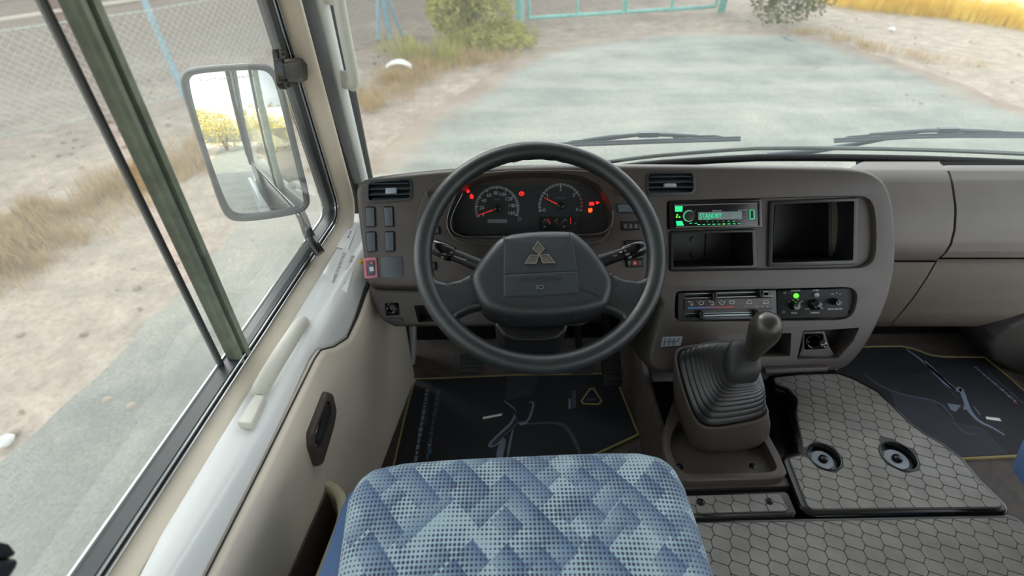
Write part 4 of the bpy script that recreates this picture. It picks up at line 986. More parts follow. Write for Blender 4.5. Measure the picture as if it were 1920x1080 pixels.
# ------------------------------------------------------------------ air conditioner panel
ac = thing('air_conditioner_panel', D.w(*D.p(1524, 567), -.012), 'black switch panel with green light and FAN, THERMO, REAR HEATER knobs', 'control panel')
m = MB(); m.prism(D, fillet(D.P([(1457, 545), (1592, 540), (1591, 595), (1458, 598)], -.004), .002, 2), -.014, -.004, .001, 2); m.build('panel_plate', M['matte'], ac, 40)
for x, y in ((1470, 549), (1468, 585)):
    m = MB(); c = D.p(x, y, -.003); m.lathe(D, [(.0042, -.005), (.0042, -.002), (.003, -.001), (.0012, -.001), (.001, -.002), (.0001, -.002)], c, 14, False); m.build('screw', M['grey_frame'], ac, 50)
c = D.p(1492.5, 554.5, -.003); m = MB(); m.lathe(D, [(.0048, -.005), (.0048, -.001), (.0035, .001), (.0001, .0016)], c, 18, False); m.build('green_button', M['green'], ac, 50)
m = MB(); c = D.p(1491, 537.5, -.003); m.prism(D, rrect(c[0], c[1], .0095, .0026, .0008), -.005, -.002); m.build('green_lamp', M['green'], ac, 0)
c = D.p(1530.5, 553, -.003); m = MB(); m.lathe(D, [(.0048, -.005), (.0048, -.001), (.0035, .001), (.0001, .0016)], c, 18, False); m.build('grey_button', M['label_grey'], ac, 50)
def rotary(x, y, rr, ang):
    c = D.p(x, y, .002); m = MB(); m.lathe(D, [(rr, -.005), (rr, -.002), (rr * .9, .0), (rr * .8, .010), (rr * .7, .0115), (.0001, .012)], c, 24, False); k = m.build('rotary_knob', M['gloss'], ac, 50)
    m = MB(); d = Vector((cos(ang), sin(ang))); m.box(D.w(c[0] + d.x * rr * .35, c[1] + d.y * rr * .35, .0125), (rr * 1.1, .003, .0025), Matrix(((cos(ang), -sin(ang), 0), (sin(ang) * .5, cos(ang) * .5, -.866), (sin(ang) * .866, cos(ang) * .866, .5)))); m.build('knob_grip', M['blank'], k, 30)
rotary(1490, 573, .0095, 1.2); rotary(1529, 572, .0115, -.6); rotary(1567, 566, .0075, .3)
q = MB()
for s, x, y, w_, hh in (('SOURCE', 1492, 545, .0185, .0032), ('EMRG', 1530, 544.5, .0125, .0032), ('FAN', 1489, 587, .0105, .0036), ('THERMO', 1528, 586.5, .0185, .0036), ('COOL', 1514, 579.5, .010, .0026), ('REAR HEATER', 1566, 579.5, .030, .0034), ('OFF', 1480, 566, .0055, .0024), ('LO', 1487, 562.5, .0035, .0024), ('HI', 1503, 565, .004, .0024), ('OFF', 1561, 551.5, .006, .0024)):
    c = D.p(x, y, -.0036); q.text(D, s, c[0], c[1], hh, -.0036, .015, w_)
for x, y in ((1496, 561.5), (1569, 549.5), (1575, 551), (1483, 568), (1500, 568)): c = D.p(x, y, -.0036); q.face(D, rrect(c[0], c[1], .002, .002, .0009), (), -.0036)
q.build('panel_lettering', M['text'], ac, 0)

# ------------------------------------------------------------------ steering wheel
sw = thing('steering_wheel', W.w(0, 0, 0), 'black vinyl steering wheel with airbag cover and three-diamond emblem', 'steering wheel')
m = MB(); NR = 96; L = []
for i in range(NR):
    a = 2 * pi * i / NR; R0_ = .2015; wav = .0012 * sin(a * 40) if abs(a - pi / 2) < .32 else 0
    ring = []
    for k in range(16):
        b = 2 * pi * k / 16; rx = .0165 + (wav if cos(b) < -.3 else 0); ring.append(W.w((R0_ + rx * cos(b)) * cos(a), (R0_ + rx * cos(b)) * sin(a), .0175 * sin(b)))
    L.append(ring)
m.loops(L, ring=True); m.build('rim', M['wheel'], sw, 70)
for px in ([(890, 508), (862, 523), (838, 529), (819, 524), (806, 500), (790, 515), (797, 555), (815, 598), (842, 628), (860, 634), (851, 608), (857, 592), (878, 582), (910, 574)],
           [(1140, 508), (1168, 521), (1194, 526), (1212, 519), (1224, 496), (1238, 512), (1229, 555), (1210, 598), (1182, 628), (1163, 634), (1171, 608), (1166, 593), (1146, 583), (1120, 576)]):
    m = MB(); m.prism(W, smooth2(fillet(W.P(px, .006), .004, 2), 1), -.014, .011, .010, 4, back=True); sp_ = m.build('spoke', M['wheel'], sw, 60)
    q = MB(); left = px[0][0] < 1000
    for r_ in range(4):
        for k in range(11 - r_ * 2):
            x = (880 - k * 6.2 - r_ * 3.1) if left else (1152 + k * 6.0 + r_ * 3); y = 524 + r_ * 5.6 + (abs(k - 5) * .5 if r_ == 0 else 0) + k * (.6 if left else .25)
            if r_ == 0 and 2 < k: y += 5
            c = W.p(x, y, .0112); q.face(W, [(c[0] + .0011 * cos(i * pi / 3), c[1] + .0011 * sin(i * pi / 3)) for i in range(6)], (), .0113)
    q.build('grip_dimples', M['inner'], sp_, 0, stuff=True)
hub = [(940, 441), (1000, 433), (1066, 433), (1080, 437), (1110, 462), (1136, 498), (1149, 522), (1149, 546), (1142, 566), (1134, 579), (1085, 590), (1030, 595), (960, 595), (912, 583), (897, 566), (888, 545), (882, 524), (888, 504), (915, 468)]
m = MB(); m.prism(W, smooth2(W.P(hub, .014), 3), -.045, .026, .018, 5, back=True, fan=True); hb = m.build('airbag_cover', M['wheel_pad'], sw, 60)
for pts, nm in (([(946, 447), (1000, 441.5), (1070, 441.5), (1078, 470), (1082, 507), (1010, 510), (945, 514)], 'upper_panel'), ([(945, 515.5), (1010, 511.5), (1082.5, 508.5), (1085, 536), (1085, 548), (1010, 554), (946, 555)], 'lower_panel')):
    m = MB(); m.prism(W, fillet(W.P(pts, .028), .002, 2), .018, .0272, .0012, 3); pn = m.build(nm, M['pad_smooth'], hb, 40)
for pl in ([(945, 441), (944, 500), (945.5, 560), (947, 592)], [(1067, 434), (1076, 470), (1083, 520), (1087, 560), (1083, 589)]):
    m = MB(); m.tube([W.w(*W.p(x, y, .0255), .0255 if i < 3 else .018 - .02 * (i == len(pl) - 1)) for i, (x, y) in enumerate(pl)], .0009, 5)
    m.build('cover_seam', M['inner'], hb, 0)
em = [[(1008.7, 452.5), (1020.5, 466.5), (1011, 477.5), (999, 467)], [(1010.5, 478.2), (994, 478.6), (984.5, 494), (1005, 494)], [(1011.5, 478), (1028, 477.2), (1040.5, 492.8), (1018, 493.2)]]
for d_ in em:
    po = ccw(W.P(d_, .03)); q = MB(); q.ring(W, grow(po, .0006), inset(po, .0009), .028, .0305); e_ = q.build('emblem_diamond', M['chrome'], hb, 0)
    q = MB(); q.face(W, inset(po, .0008), (), .0298); q.build('diamond_face', M['console'], e_, 0)
q = MB(); c = W.p(1014, 521, .0288); q.text(W, 'SRS AIRBAG', c[0], c[1], .0062, .0288, .02, .066); q.face(W, rrect(c[0], c[1] - .0055, .068, .0007), (), .0288); q.build('airbag_lettering', M['wheel'], hb, 0)
q = MB(); c = W.p(1014, 538, .0288); q.face(W, [(c[0] - .007, c[1] - .004), (c[0] - .0062, c[1] - .004), (c[0] - .0062, c[1] + .004), (c[0] - .007, c[1] + .004)], (), .0288)
q.ring(W, rrect(c[0], c[1], .009, .006, .003), rrect(c[0], c[1], .0076, .0046, .0022), .0283, .0288); q.build('horn_symbol', M['text_dim'], hb, 0)

# ------------------------------------------------------------------ steering column with its two stalks
co_ = thing('steering_shroud', W.w(0, -.12, -.3), 'black steering column shroud with two switch stalks behind the wheel', 'steering column')
sh = [(928, 545), (1066, 545), (1067, 600), (1062, 622), (1046, 636), (1020, 641), (968, 641), (944, 632), (930, 615), (926, 595)]
m = MB(); m.prism(W, smooth2(fillet(W.P(sh, -.07), .01, 3), 1), -.30, -.062, .008, 4, back=True); m.build('column_shroud', M['black'], co_, 50)
m = MB(); m.tube([W.w(0, 0, -.047), W.w(0, 0, -.08)], .05, 20); m.build('column_boss', M['gloss'], co_, 50)
m = MB(); m.tube([W.w(0, -.03, -.25), W.w(0, -.03, -.60)], .022, 14); m.build('column_tube', M['dark'], co_, 50)
def stalk(pts, r, cap, caprs, letters, nm, sgn):
    h = -.05; P3 = [W.w(*W.p(x, y, h), h) for x, y in pts]
    m = MB(); m.tube(P3, r, 14, flat=.9); s_ = m.build('stalk', M['black'], co_, 60, label=nm)
    C3 = [W.w(*W.p(x, y, h), h) for x, y in cap]; m = MB(); m.tube(C3, caprs, 16); m.build('stalk_knob', M['gloss'], s_, 50)
    q = MB()
    for s, x, y, w_, hh, rot in letters:
        hz = h + .0128; c = W.p(x, y, hz); q.text(W, s, c[0], c[1], hh, hz + .001, rot, w_)
    q.build('stalk_lettering', M['text'], s_, 0)
stalk([(940, 513), (900, 498), (870, 485), (846, 476)], [.0135, .0128, .0120, .0115], [(850, 478), (846, 476), (828, 468), (814, 462), (809, 460)], [.0125, .0150, .0150, .0142, .0100],
      [('OFF', 838, 470, .0075, .0034, -.35), ('=', 846, 473.5, .006, .0026, -.35), ('PASS(UP)', 863, 485, .022, .0036, -.36), ('EDG', 834, 477, .006, .0026, -.35), ('ID', 830, 483, .005, .003, -.35)], 'headlamp and turn stalk marked OFF and PASS', 1)
stalk([(1075, 506), (1118, 492), (1145, 483), (1172, 474)], [.0130, .0125, .0118, .0115], [(1166, 476), (1172, 474), (1190, 468), (1203, 464), (1209, 462)], [.0120, .0145, .0152, .0145, .0095],
      [('OFF', 1173, 470, .006, .0028, .3), ('INT', 1177, 477, .0075, .0036, .3), ('LO', 1181, 483, .006, .0036, .3), ('-', 1164, 473, .0055, .0016, .3), ('+|-|', 1153, 480, .008, .0036, .3)], 'wiper stalk marked OFF, INT and LO', -1)

# pedals
for px, z, nm, lab_, sz in ((884, .17, 'clutch_pedal', 'clutch pedal at the left of the driver footwell', (.06, .05)), (1090, .19, 'brake_pedal', 'brake pedal hidden half behind the wheel rim', (.06, .05)), (1146, .12, 'accelerator_pedal', 'long accelerator pedal at the right of the driver footwell', (.05, .12))):
    c = atz(px, 682, z); PFm = Frame(c, (1, 0, 0), (0, -.6, .8)); t = thing(nm, c, lab_, 'pedal')
    m = MB(); m.prism(PFm, rrect(0, 0, sz[0], sz[1], .008), -.008, .006, .003, 2, back=True); pd_ = m.build('pedal_pad', M['rubber'], t, 40)
    q = MB()
    for k in range(4): q.box(PFm.w(0, (k - 1.5) * sz[1] / 4.6, .0065), (sz[0] * .8, .003, .002), Matrix(((1, 0, 0), (0, .8, -.6), (0, .6, .8))))
    q.build('pad_ribs', M['grey_frame'], t, 0, stuff=True)
    m = MB(); m.tube([PFm.w(0, 0, -.006), PFm.w(0, .05, -.03), PFm.w(0, .22, -.05)], .009, 8); m.build('pedal_arm', M['dark'], t, 50)

# ------------------------------------------------------------------ raised floor over the engine, hatch and mats
tw = [(.335, -.6), (.335, 1.10), (.80, 1.10), (.80, .84), (.845, .70), (.88, .58), (.92, .49), (.92, .30), (1.0, -.6)]
m = MB(); m.prism(FLOORF, tw, 0, .172, .006, 2); tn = thing('engine_tunnel', (.6, .3, 0), 'raised black engine tunnel between driver and passenger floor', 'engine tunnel')
m.build('tunnel_shell', M['gloss'], tn, 40)
m = MB(); m.prism(FLOORF, [(.322, -.6), (.3345, -.6), (.3345, 1.08), (.322, 1.08)], 0, .178, .003, 2); m.build('carpet_skirt', M['carpet'], tn, 40)

def clip_poly(subj, clip):
    out = list(subj); clip = ccw(clip)
    for i in range(len(clip)):
        a, b = clip[i], clip[(i + 1) % len(clip)]; src = out; out = []
        side = lambda p: (b[0] - a[0]) * (p[1] - a[1]) - (b[1] - a[1]) * (p[0] - a[0])
        for j in range(len(src)):
            p, q = src[j], src[(j + 1) % len(src)]; sp, sq = side(p), side(q)
            if sp >= 0: out.append(p)
            if (sp >= 0) != (sq >= 0):
                t = sp / (sp - sq); out.append((p[0] + (q[0] - p[0]) * t, p[1] + (q[1] - p[1]) * t))
        if not out: return []
    return dedupe(out, 1e-5)
def scales(outline, z, parent, holes=(), thick=.0011):
    """embossed rubber scales, clipped by the outline of the mat"""
    F = FLOORF; ax, by = (.0335, 0.0), (-.0085, -.0222)
    xs_ = [p[0] for p in outline]; ys_ = [p[1] for p in outline]; m = MB(); sub = inset(ccw(outline), .0015)
    g = .0005
    hexa = [(-.05, -.05), (.05, -.05), (.05, .05), (-.05, .05)]
    for ni, nj in ((1, 0), (-1, 0), (0, 1), (0, -1), (1, 1), (-1, -1)):     # cell of the scale lattice
        vx, vy = ni * ax[0] + nj * by[0], nj * by[1]; l2 = vx * vx + vy * vy; out = []
        for k in range(len(hexa)):
            p, q = hexa[k], hexa[(k + 1) % len(hexa)]; dp, dq = p[0] * vx + p[1] * vy - l2 / 2, q[0] * vx + q[1] * vy - l2 / 2
            if dp <= 0: out.append(p)
            if (dp <= 0) != (dq <= 0): t = dp / (dp - dq); out.append((p[0] + (q[0] - p[0]) * t, p[1] + (q[1] - p[1]) * t))
        hexa = out
    hexa = fillet(inset(ccw(hexa), g), .0035, 2)
    for j in range(-60, 60):
        for i in range(-70, 70):
            cx = i * ax[0] + j * by[0] + .5; cy = j * by[1] + .6
            if not (min(xs_) - .03 < cx < max(xs_) + .03 and min(ys_) - .03 < cy < max(ys_) + .03): continue
            if any((cx - hx) ** 2 + (cy - hy) ** 2 < hr * hr for hx, hy, hr in holes): continue
            pad = [(cx + a, cy + b) for a, b in hexa]
            for hx, hy, hr in holes:
                dd = sqrt((cx - hx) ** 2 + (cy - hy) ** 2)
                if dd < hr + .03:
                    nx, ny = (cx - hx) / dd, (cy - hy) / dd; k0 = hr + .0035; ex, ey = hx + nx * k0, hy + ny * k0
                    pad = clip_poly(pad, [(ex + ny * .2, ey - nx * .2), (ex + ny * .2 + nx * .3, ey - nx * .2 + ny * .3), (ex - ny * .2 + nx * .3, ey + nx * .2 + ny * .3), (ex - ny * .2, ey + nx * .2)])
                    if len(pad) < 3: break
            if len(pad) < 3: continue
            p = clip_poly(sub, pad)
            if len(p) < 3 or abs(area2(p)) < 4e-6: continue
            p = ccw(p); m.loops([[F.w(a, b, z) for a, b in p], [F.w(a, b, z + thick) for a, b in inset(p, .0004)]], cap1=True)
    return m.build('mat_scales', M['rubmat'], parent, 25, stuff=True, label='embossed rubber scales')
hz = .205
ho = [(1446, 708), (1500, 703), (1569, 701), (1600, 712), (1643, 735), (1675, 765), (1703, 793), (1731, 814), (1763, 832), (1800, 860), (1830, 897), (1882, 948), (1876, 955), (1522, 959), (1510, 950), (1476, 862), (1480, 857), (1502, 852), (1501, 830), (1489, 776), (1493, 750), (1476, 730), (1452, 722)]
hp_ = ccw(fillet(Zp(ho, hz), .012, 3))
hat = thing('engine_hatch', (.72, .65, .172), 'grey rubber-topped engine hatch with two recessed latches right of the gear lever', 'engine hatch')
cupc = [(atz(1545, 858, hz), .030), (atz(1684, 857, hz), .0325)]
cups = [[(c.x + r * cos(i * pi / 14), c.y + r * sin(i * pi / 14)) for i in range(28)] for c, r in cupc]
m = MB(); m.prism(FLOORF, grow(hp_, .010), .16, hz, .006, 3, cups, hd=.016); m.build('hatch_frame', M['gloss'], hat, 40)
mo = inset(hp_, .001)
m = MB(); m.prism(FLOORF, mo, hz - .004, hz + .0022, .001, 2, cups, hd=.014); m.build('rubber_mat', M['groove'], hat, 30)
scales(inset(mo, .001), hz + .0022, hat, [(c.x, c.y, r) for c, r in cupc])
for c, r in cupc:
    cc_ = (c.x, c.y)
    m = MB(); m.lathe(FLOORF, [(r * 1.04, hz + .0005), (r * 1.06, hz + .0036), (r * .98, hz + .0040), (r * .93, hz - .003), (r * .9, hz - .010), (r * .001, hz - .010)], cc_, 32, False); l_ = m.build('latch_cup', M['gloss'], hat, 40)
    m = MB(); m.lathe(FLOORF, [(r * .70, hz - .0105), (r * .70, hz - .0075), (r * .66, hz - .007), (r * .32, hz - .007), (r * .3, hz - .0085), (r * .001, hz - .0085)], cc_, 28, False); m.build('latch_disc', M['label_grey'], l_, 40)
    m = MB(); m.lathe(FLOORF, [(r * .27, hz - .009), (r * .27, hz - .001), (r * .2, hz + .001), (r * .001, hz + .0012)], cc_, 20, False); m.build('latch_bolt', M['gloss'], l_, 50)

sp = [(1268, 925), (1470, 920), (1478, 924), (1494, 962), (1488, 969), (1268, 976)]
sc_ = thing('floor_strip', (.4, .49, .172), 'narrow screwed floor strip between gear console and rear mat', 'floor panel')
so = ccw(fillet(Zp(sp, .198), .006, 3)); m = MB(); m.prism(FLOORF, grow(so, .002), .16, .198, .005, 3); m.build('strip_frame', M['gloss'], sc_, 40)
si = [(1270, 930), (1455, 925), (1464, 929), (1478, 955), (1474, 960), (1270, 966)]
sio = ccw(fillet(Zp(si, .199), .005, 3)); m = MB(); m.prism(FLOORF, sio, .194, .2, .001, 2); m.build('rubber_inlay', M['groove'], sc_, 30); scales(sio, .2, sc_)
def floor_screw(px, py, z, r, par, nm='screw'):
    c = atz(px, py, z); m = MB(); m.lathe(FLOORF, [(r * 1.4, z - .001), (r * 1.4, z + .0012), (r, z + .0014), (r * .9, z + .0034), (r * .5, z + .0042), (r * .001, z + .0043)], (c.x, c.y), 18, False); s_ = m.build(nm, M['gloss'], par, 50)
    m = MB(); m.box((c.x, c.y, z + .0043), (r * 1.1, r * .25, .0008)); m.box((c.x, c.y, z + .0043), (r * .25, r * 1.1, .0008)); m.build('screw_slot', M['inner'], s_, 0)
for x, y in ((1314, 942), (1442, 940)): floor_screw(x, y, .2005, .0055, sc_)

rm = thing('rear_floor_mat', (.6, .3, .172), 'large grey rubber-scaled floor panel behind the hatch, right of the driver seat', 'floor mat')
ro_ = [(1266, 981), (1886, 970), (1904, 974), (1922, 990), (1990, 1066), (2040, 1190), (1266, 1190)]
rr_ = ccw(fillet(Zp(ro_, .2), .012, 3)); m = MB(); m.prism(FLOORF, grow(rr_, .006), .15, .203, .005, 3, back=True); m.build('panel_rim', M['gloss'], rm, 40)
m = MB(); m.prism(FLOORF, inset(rr_, .001), .19, .2045, .001, 2); m.build('rubber_mat', M['groove'], rm, 30); scales(inset(rr_, .002), .2045, rm)

# ------------------------------------------------------------------ gear lever console
gc = thing('gear_console', (.42, .62, .172), 'grey-brown moulded gear lever console with a screwed tray', 'gear console')
to = [(1262, 752), (1250, 785), (1241, 815), (1243, 845), (1256, 880), (1274, 900), (1300, 901), (1440, 897), (1468, 894), (1477, 886), (1462, 850), (1440, 810), (1430, 760), (1380, 700), (1290, 700)]
ti = [(1270, 790), (1258, 815), (1256, 840), (1268, 872), (1284, 888), (1310, 889), (1440, 886), (1454, 882), (1457, 874), (1444, 846), (1428, 818), (1400, 790), (1320, 780)]
TO = ccw(fillet(Zp(to, .218), .008, 3)); TI = ccw(fillet(Zp(ti, .218), .008, 3))
m = MB(); m.prism(FLOORF, TO, .165, .218, .005, 3, [TI], hd=.026); m.face(FLOORF, TI, (), .192); m.build('console_tray', M['console'], gc, 40)
m = MB(); m.prism(FLOORF, Zp([(1272, 904), (1480, 897), (1484, 914), (1276, 921)], .19), .165, .196, .003, 2); m.build('tray_step', M['console'], gc, 40)
for x, y in ((1275, 875), (1411, 874)): floor_screw(x, y, .1925, .0048, gc)
PT = Vector((0, .64, .335)); PN = Vector((-.10, -.52, .85)).normalized()
def onp(x, y): return hit(x, y, PT, PN)
op = [(1268, 662), (1290, 652), (1330, 648), (1368, 649), (1386, 662), (1404, 700), (1426, 745), (1437, 768), (1434, 779), (1415, 787), (1375, 795), (1338, 800), (1318, 797), (1306, 786), (1294, 760), (1278, 710)]
bt = [(1262, 740), (1290, 700), (1330, 690), (1372, 690), (1398, 710), (1422, 745), (1440, 790), (1444, 812), (1440, 832), (1420, 842), (1380, 849), (1335, 851), (1305, 846), (1290, 832), (1278, 800), (1266, 770)]
def resamp(loop, n=64):
    loop = [Vector(q) for q in loop]; ln_ = [0]
    for i in range(len(loop)): ln_.append(ln_[-1] + (loop[(i + 1) % len(loop)] - loop[i]).length)
    o = []
    for k in range(n):
        s = ln_[-1] * k / n; i = max(j for j in range(len(loop)) if ln_[j] <= s + 1e-12)
        t = (s - ln_[i]) / max(1e-9, ln_[i + 1] - ln_[i]); o.append(loop[i].lerp(loop[(i + 1) % len(loop)], t))
    return o
opl = resamp(smooth2([tuple(onp(x, y)) for x, y in op], 2)); btl = resamp(smooth2([tuple(atz(x, y, .19)) for x, y in bt], 2))
def best_shift(A_, B_):
    n = len(A_); ca = sum(A_, Vector()) / n; cb = sum(B_, Vector()) / n
    s = min(range(n), key=lambda s: sum(((A_[i] - ca) - (B_[(i + s) % n] - cb)).length for i in range(0, n, 4))); return [B_[(i + s) % n] for i in range(n)]
btl = best_shift(opl, btl); cen = sum(opl, Vector()) / 64
gro = lambda lp, k, dz=0: [q + (q - cen) * k + PN * dz for q in lp]
m = MB(); m.loops([btl, [a.lerp(b, .55) + (b - cen).normalized() * .004 for a, b in zip(btl, gro(opl, .09, -.012))], gro(opl, .09, -.008), gro(opl, .075, -.002), gro(opl, .04, 0), gro(opl, .0, -.002), gro(opl, -.02, -.03)])
m.build('console_housing', M['console'], gc, 60)

gl = thing('gear_lever', cen, 'brown-grey gear lever knob on a black rubber bellows', 'gear lever')
def gz(px, py, y=.64): return aty(px, py, y)
colc = [(1356, 655), (1380, 652), (1404, 655), (1420, 668), (1421, 700), (1419, 716), (1404, 719), (1376, 720), (1362, 714), (1354, 690)]
CP = Frame(gz(1388, 690, .625), (1, 0, 0), (0, -.45, .9))
cl_ = resamp(smooth2([tuple(CP.w(*CP.p(x, y))) for x, y in colc], 2)); cl_ = best_shift(opl, cl_); cc2 = sum(cl_, Vector()) / 64
m = MB(); L = []; NB = 9
for k in range(NB):
    t0, t1, t2 = k / NB, (k + .55) / NB, (k + .9) / NB
    for t, e in ((t0, -.010), (t1 - .03, .050), (t1 + .02, .055), (t2, -.004)):
        lp = [a.lerp(b, t) for a, b in zip(gro(opl, -.03, -.004), cl_)]; c_ = sum(lp, Vector()) / 64
        L.append([q + (q - c_) * e + Vector((0, 0, .015 * sin(t * pi))) for q in lp])
L.append(cl_); m.loops(L); m.build('bellows', M['boot'], gl, 50)
m = MB(); up_ = Vector((.12, .05, 1)).normalized()
m.loops([cl_, [q + up_ * .004 + (q - cc2) * .02 for q in cl_], [cc2 + (q - cc2) * .95 + up_ * .022 for q in cl_], [cc2 + (q - cc2) * .8 + up_ * .030 for q in cl_], [cc2 + (q - cc2) * .45 + up_ * .034 for q in cl_]], cap1=True); m.build('bellows_collar', M['rubber'], gl, 60)
kpx = [(1396, 694, .0108), (1401, 682, .0110), (1407, 670, .0125), (1414, 656, .0160), (1422, 642, .0205), (1429, 630, .0245), (1434, 619, .0268), (1437, 609, .0255), (1439, 600, .0215), (1440, 594, .0150), (1441, 590.5, .007)]
m = MB(); m.tube([gz(x, y, .628) for x, y, r in kpx], [r for x, y, r in kpx], 24); m.build('knob', M['knob'], gl, 70)
KFr = Frame(gz(1446, 613, .602), (.96, .05, .28), (.22, -.75, .62)); m = MB()
for s, a, b in (('1', -.008, .005), ('3', -.002, .0062), ('5', .005, .006), ('2', -.006, -.006), ('4', .0005, -.006), ('R', .007, -.004)): m.text(KFr, s, a, b, .0042, .0012)
m.build('knob_numerals', M['rubber'], gl, 0, stuff=True)

# ------------------------------------------------------------------ printed floor mats
def floormat(name, px, label, edge_from=0, edge_to=None):
    t = thing(name, atz(px[0][0], px[0][1], 0), label, 'floor mat')
    po = fillet(Zp(px, .006), .006, 3); m = MB(); m.prism(FLOORF, po, .0005, .006, .001, 2); m.build('mat_cloth', M['mat_print'], t, 30)
    m = MB(); pe = ccw(po); m.ring(FLOORF, grow(pe, .0025), inset(pe, .0022), .0005, .0085, .0015); m.build('edge_binding', M['mat_edge'], t, 40)
    return t
def print_line(t, pts, w_, mt, name='printed_line', z=.0063):
    m = MB(); P3 = [atz(x, y, z) for x, y in pts]
    if len(P3) > 2: P3 = [Vector(q) for q in smooth2([tuple(q) for q in P3], 2, False)]
    A1, B1 = [], []
    for i, q in enumerate(P3):
        d = (P3[min(i + 1, len(P3) - 1)] - P3[max(i - 1, 0)]).normalized(); nrm = Vector((-d.y, d.x, 0)); k = (w_ / 2) * (.35 + .65 * sin(pi * min(max(i / (len(P3) - 1), .04), .96)))
        A1.append(q + nrm * k); B1.append(q - nrm * k)
    m.loops([A1, B1], closed=False); return m.build(name, M[mt], t, 0)
def print_area(t, px, mt, name='printed_shape', z=.00625):
    m = MB(); m.face(FLOORF, Zp(px, z), (), z); return m.build(name, M[mt], t, 0)
def print_words(t, x0, y0, x1, y1, n, mt, h=.007, seed=1):
    """tiny unreadable lines of print, as dashes of uneven length"""
    rnd = random.Random(seed); m = MB(); a, b = atz(x0, y0, .0064), atz(x1, y1, .0064); d = b - a; nrm = Vector((-d.y, d.x, 0)).normalized(); s = 0
    while s < 1:
        l_ = rnd.uniform(.5, 1.6) / n; e = min(1, s + l_); k = h * rnd.uniform(.3, .5)
        m.add([a + d * s + nrm * k, a + d * e + nrm * k, a + d * e - nrm * k, a + d * s - nrm * k], [[0, 1, 2, 3]]); s = e + .35 / n
    m.build('fine_print', M[mt], t, 0)
dm = floormat('driver_floor_mat', [(737, 878), (757, 790), (778, 711), (960, 704), (1152, 701), (1160, 722), (1172, 753), (1197, 815), (1104, 858), (1060, 905), (760, 905)], 'dark printed floor mat with gold edging under the steering wheel')
print_words(dm, 801, 730, 779, 865, 20, 'mat_line', .010, 3); print_words(dm, 822, 732, 800, 865, 18, 'mat_dim', .012, 5)
print_area(dm, [(799, 732), (808, 732), (800, 800), (791, 800)], 'mat_glow'); print_area(dm, [(818, 732), (827, 732), (822, 775), (812, 775)], 'mat_glow')
for x, y, c_ in ((806, 828, 'heat_red'), (804, 846, 'heat_blue'), (803, 838, 'paper')): print_area(dm, [(x, y - 4), (x + 5, y - 4), (x + 4, y + 4), (x - 1, y + 4)], c_)
print_area(dm, [(905, 782), (942, 775), (941, 779), (906, 786)], 'paper', 'printed_badge')
print_line(dm, [(945, 752), (962, 763), (968, 775), (958, 795), (938, 812), (912, 838), (930, 836), (944, 820)], .007, 'mat_line')
print_line(dm, [(962, 765), (972, 790), (958, 806), (920, 835)], .005, 'mat_dim')
print_line(dm, [(992, 755), (1001, 752), (998, 770), (990, 790), (976, 796)], .006, 'mat_line'); print_area(dm, [(970, 792), (985, 790), (992, 794), (976, 798)], 'mat_line')
print_line(dm, [(990, 795), (1050, 791), (1070, 810), (1084, 840), (1092, 866)], .010, 'mat_dim'); print_line(dm, [(962, 805), (956, 830), (950, 866)], .006, 'mat_line'); print_line(dm, [(945, 822), (938, 845), (936, 866)], .018, 'mat_line')
print_area(dm, [(952, 706), (1010, 705), (1000, 740), (945, 752)], 'mat_glow')
m = MB(); tr_ = Zp([(1113, 728), (1128, 752), (1122, 758), (1094, 757), (1090, 752), (1106, 729)], .0064); m.ring(FLOORF, grow(ccw(tr_), .002), inset(ccw(tr_), .002), .0058, .0065); m.build('printed_badge', M['mat_edge'], dm, 0)
print_area(dm, [(1098, 748), (1120, 746), (1118, 750), (1102, 752)], 'mat_dim'); print_area(dm, [(1072, 733), (1080, 731), (1080, 764), (1072, 766)], 'mat_dim'); print_area(dm, [(1066, 748), (1070, 747), (1070, 766), (1066, 767)], 'mat_line')
pm = floormat('passenger_floor_mat', [(1560, 735), (1575, 652), (1600, 651), (1688, 649), (1711, 654), (1745, 666), (1766, 669), (1846, 670), (1893, 709), (1960, 770), (1990, 852), (1908, 855), (1807, 860), (1740, 862), (1640, 820)], 'dark printed floor mat with gold edging in the passenger footwell')
print_line(pm, [(1700, 655), (1724, 672), (1740, 686), (1770, 712), (1797, 736), (1800, 724), (1808, 745), (1816, 768), (1834, 790), (1862, 802), (1884, 816)], .012, 'mat_line')
print_line(pm, [(1732, 676), (1750, 694), (1770, 716), (1792, 732)], .016, 'mat_line'); print_line(pm, [(1750, 700), (1766, 716)], .006, 'mat_line'); print_line(pm, [(1768, 720), (1798, 748)], .006, 'mat_dim')
print_area(pm, [(1776, 756), (1802, 760), (1792, 772), (1782, 768)], 'mat_line'); print_area(pm, [(1808, 754), (1818, 766), (1836, 790), (1824, 782), (1812, 768), (1806, 768)], 'mat_line')
print_line(pm, [(1620, 700), (1650, 725), (1700, 742), (1760, 752), (1778, 772), (1790, 788)], .008, 'mat_dim'); print_line(pm, [(1786, 788), (1796, 800), (1810, 812), (1830, 814)], .006, 'mat_dim')
print_area(pm, [(1848, 781), (1874, 784), (1878, 790), (1850, 786)], 'paper', 'printed_badge'); print_line(pm, [(1826, 762), (1838, 778)], .006, 'mat_line')
print_area(pm, [(1670, 735), (1750, 752), (1790, 792), (1840, 800), (1890, 850), (1800, 856), (1740, 835), (1690, 790)], 'mat_glow', z=.0061)
print_words(pm, 1828, 688, 1904, 752, 16, 'mat_line', .008, 8); print_words(pm, 1852, 697, 1918, 756, 18, 'mat_dim', .008, 9)
for x, y, c_ in ((1862, 716, 'heat_blue'), (1874, 726, 'heat_blue'), (1888, 740, 'heat_red'), (1900, 751, 'heat_red')): print_area(pm, [(x, y), (x + 7, y + 4), (x + 8, y + 7), (x + 1, y + 3)], c_)

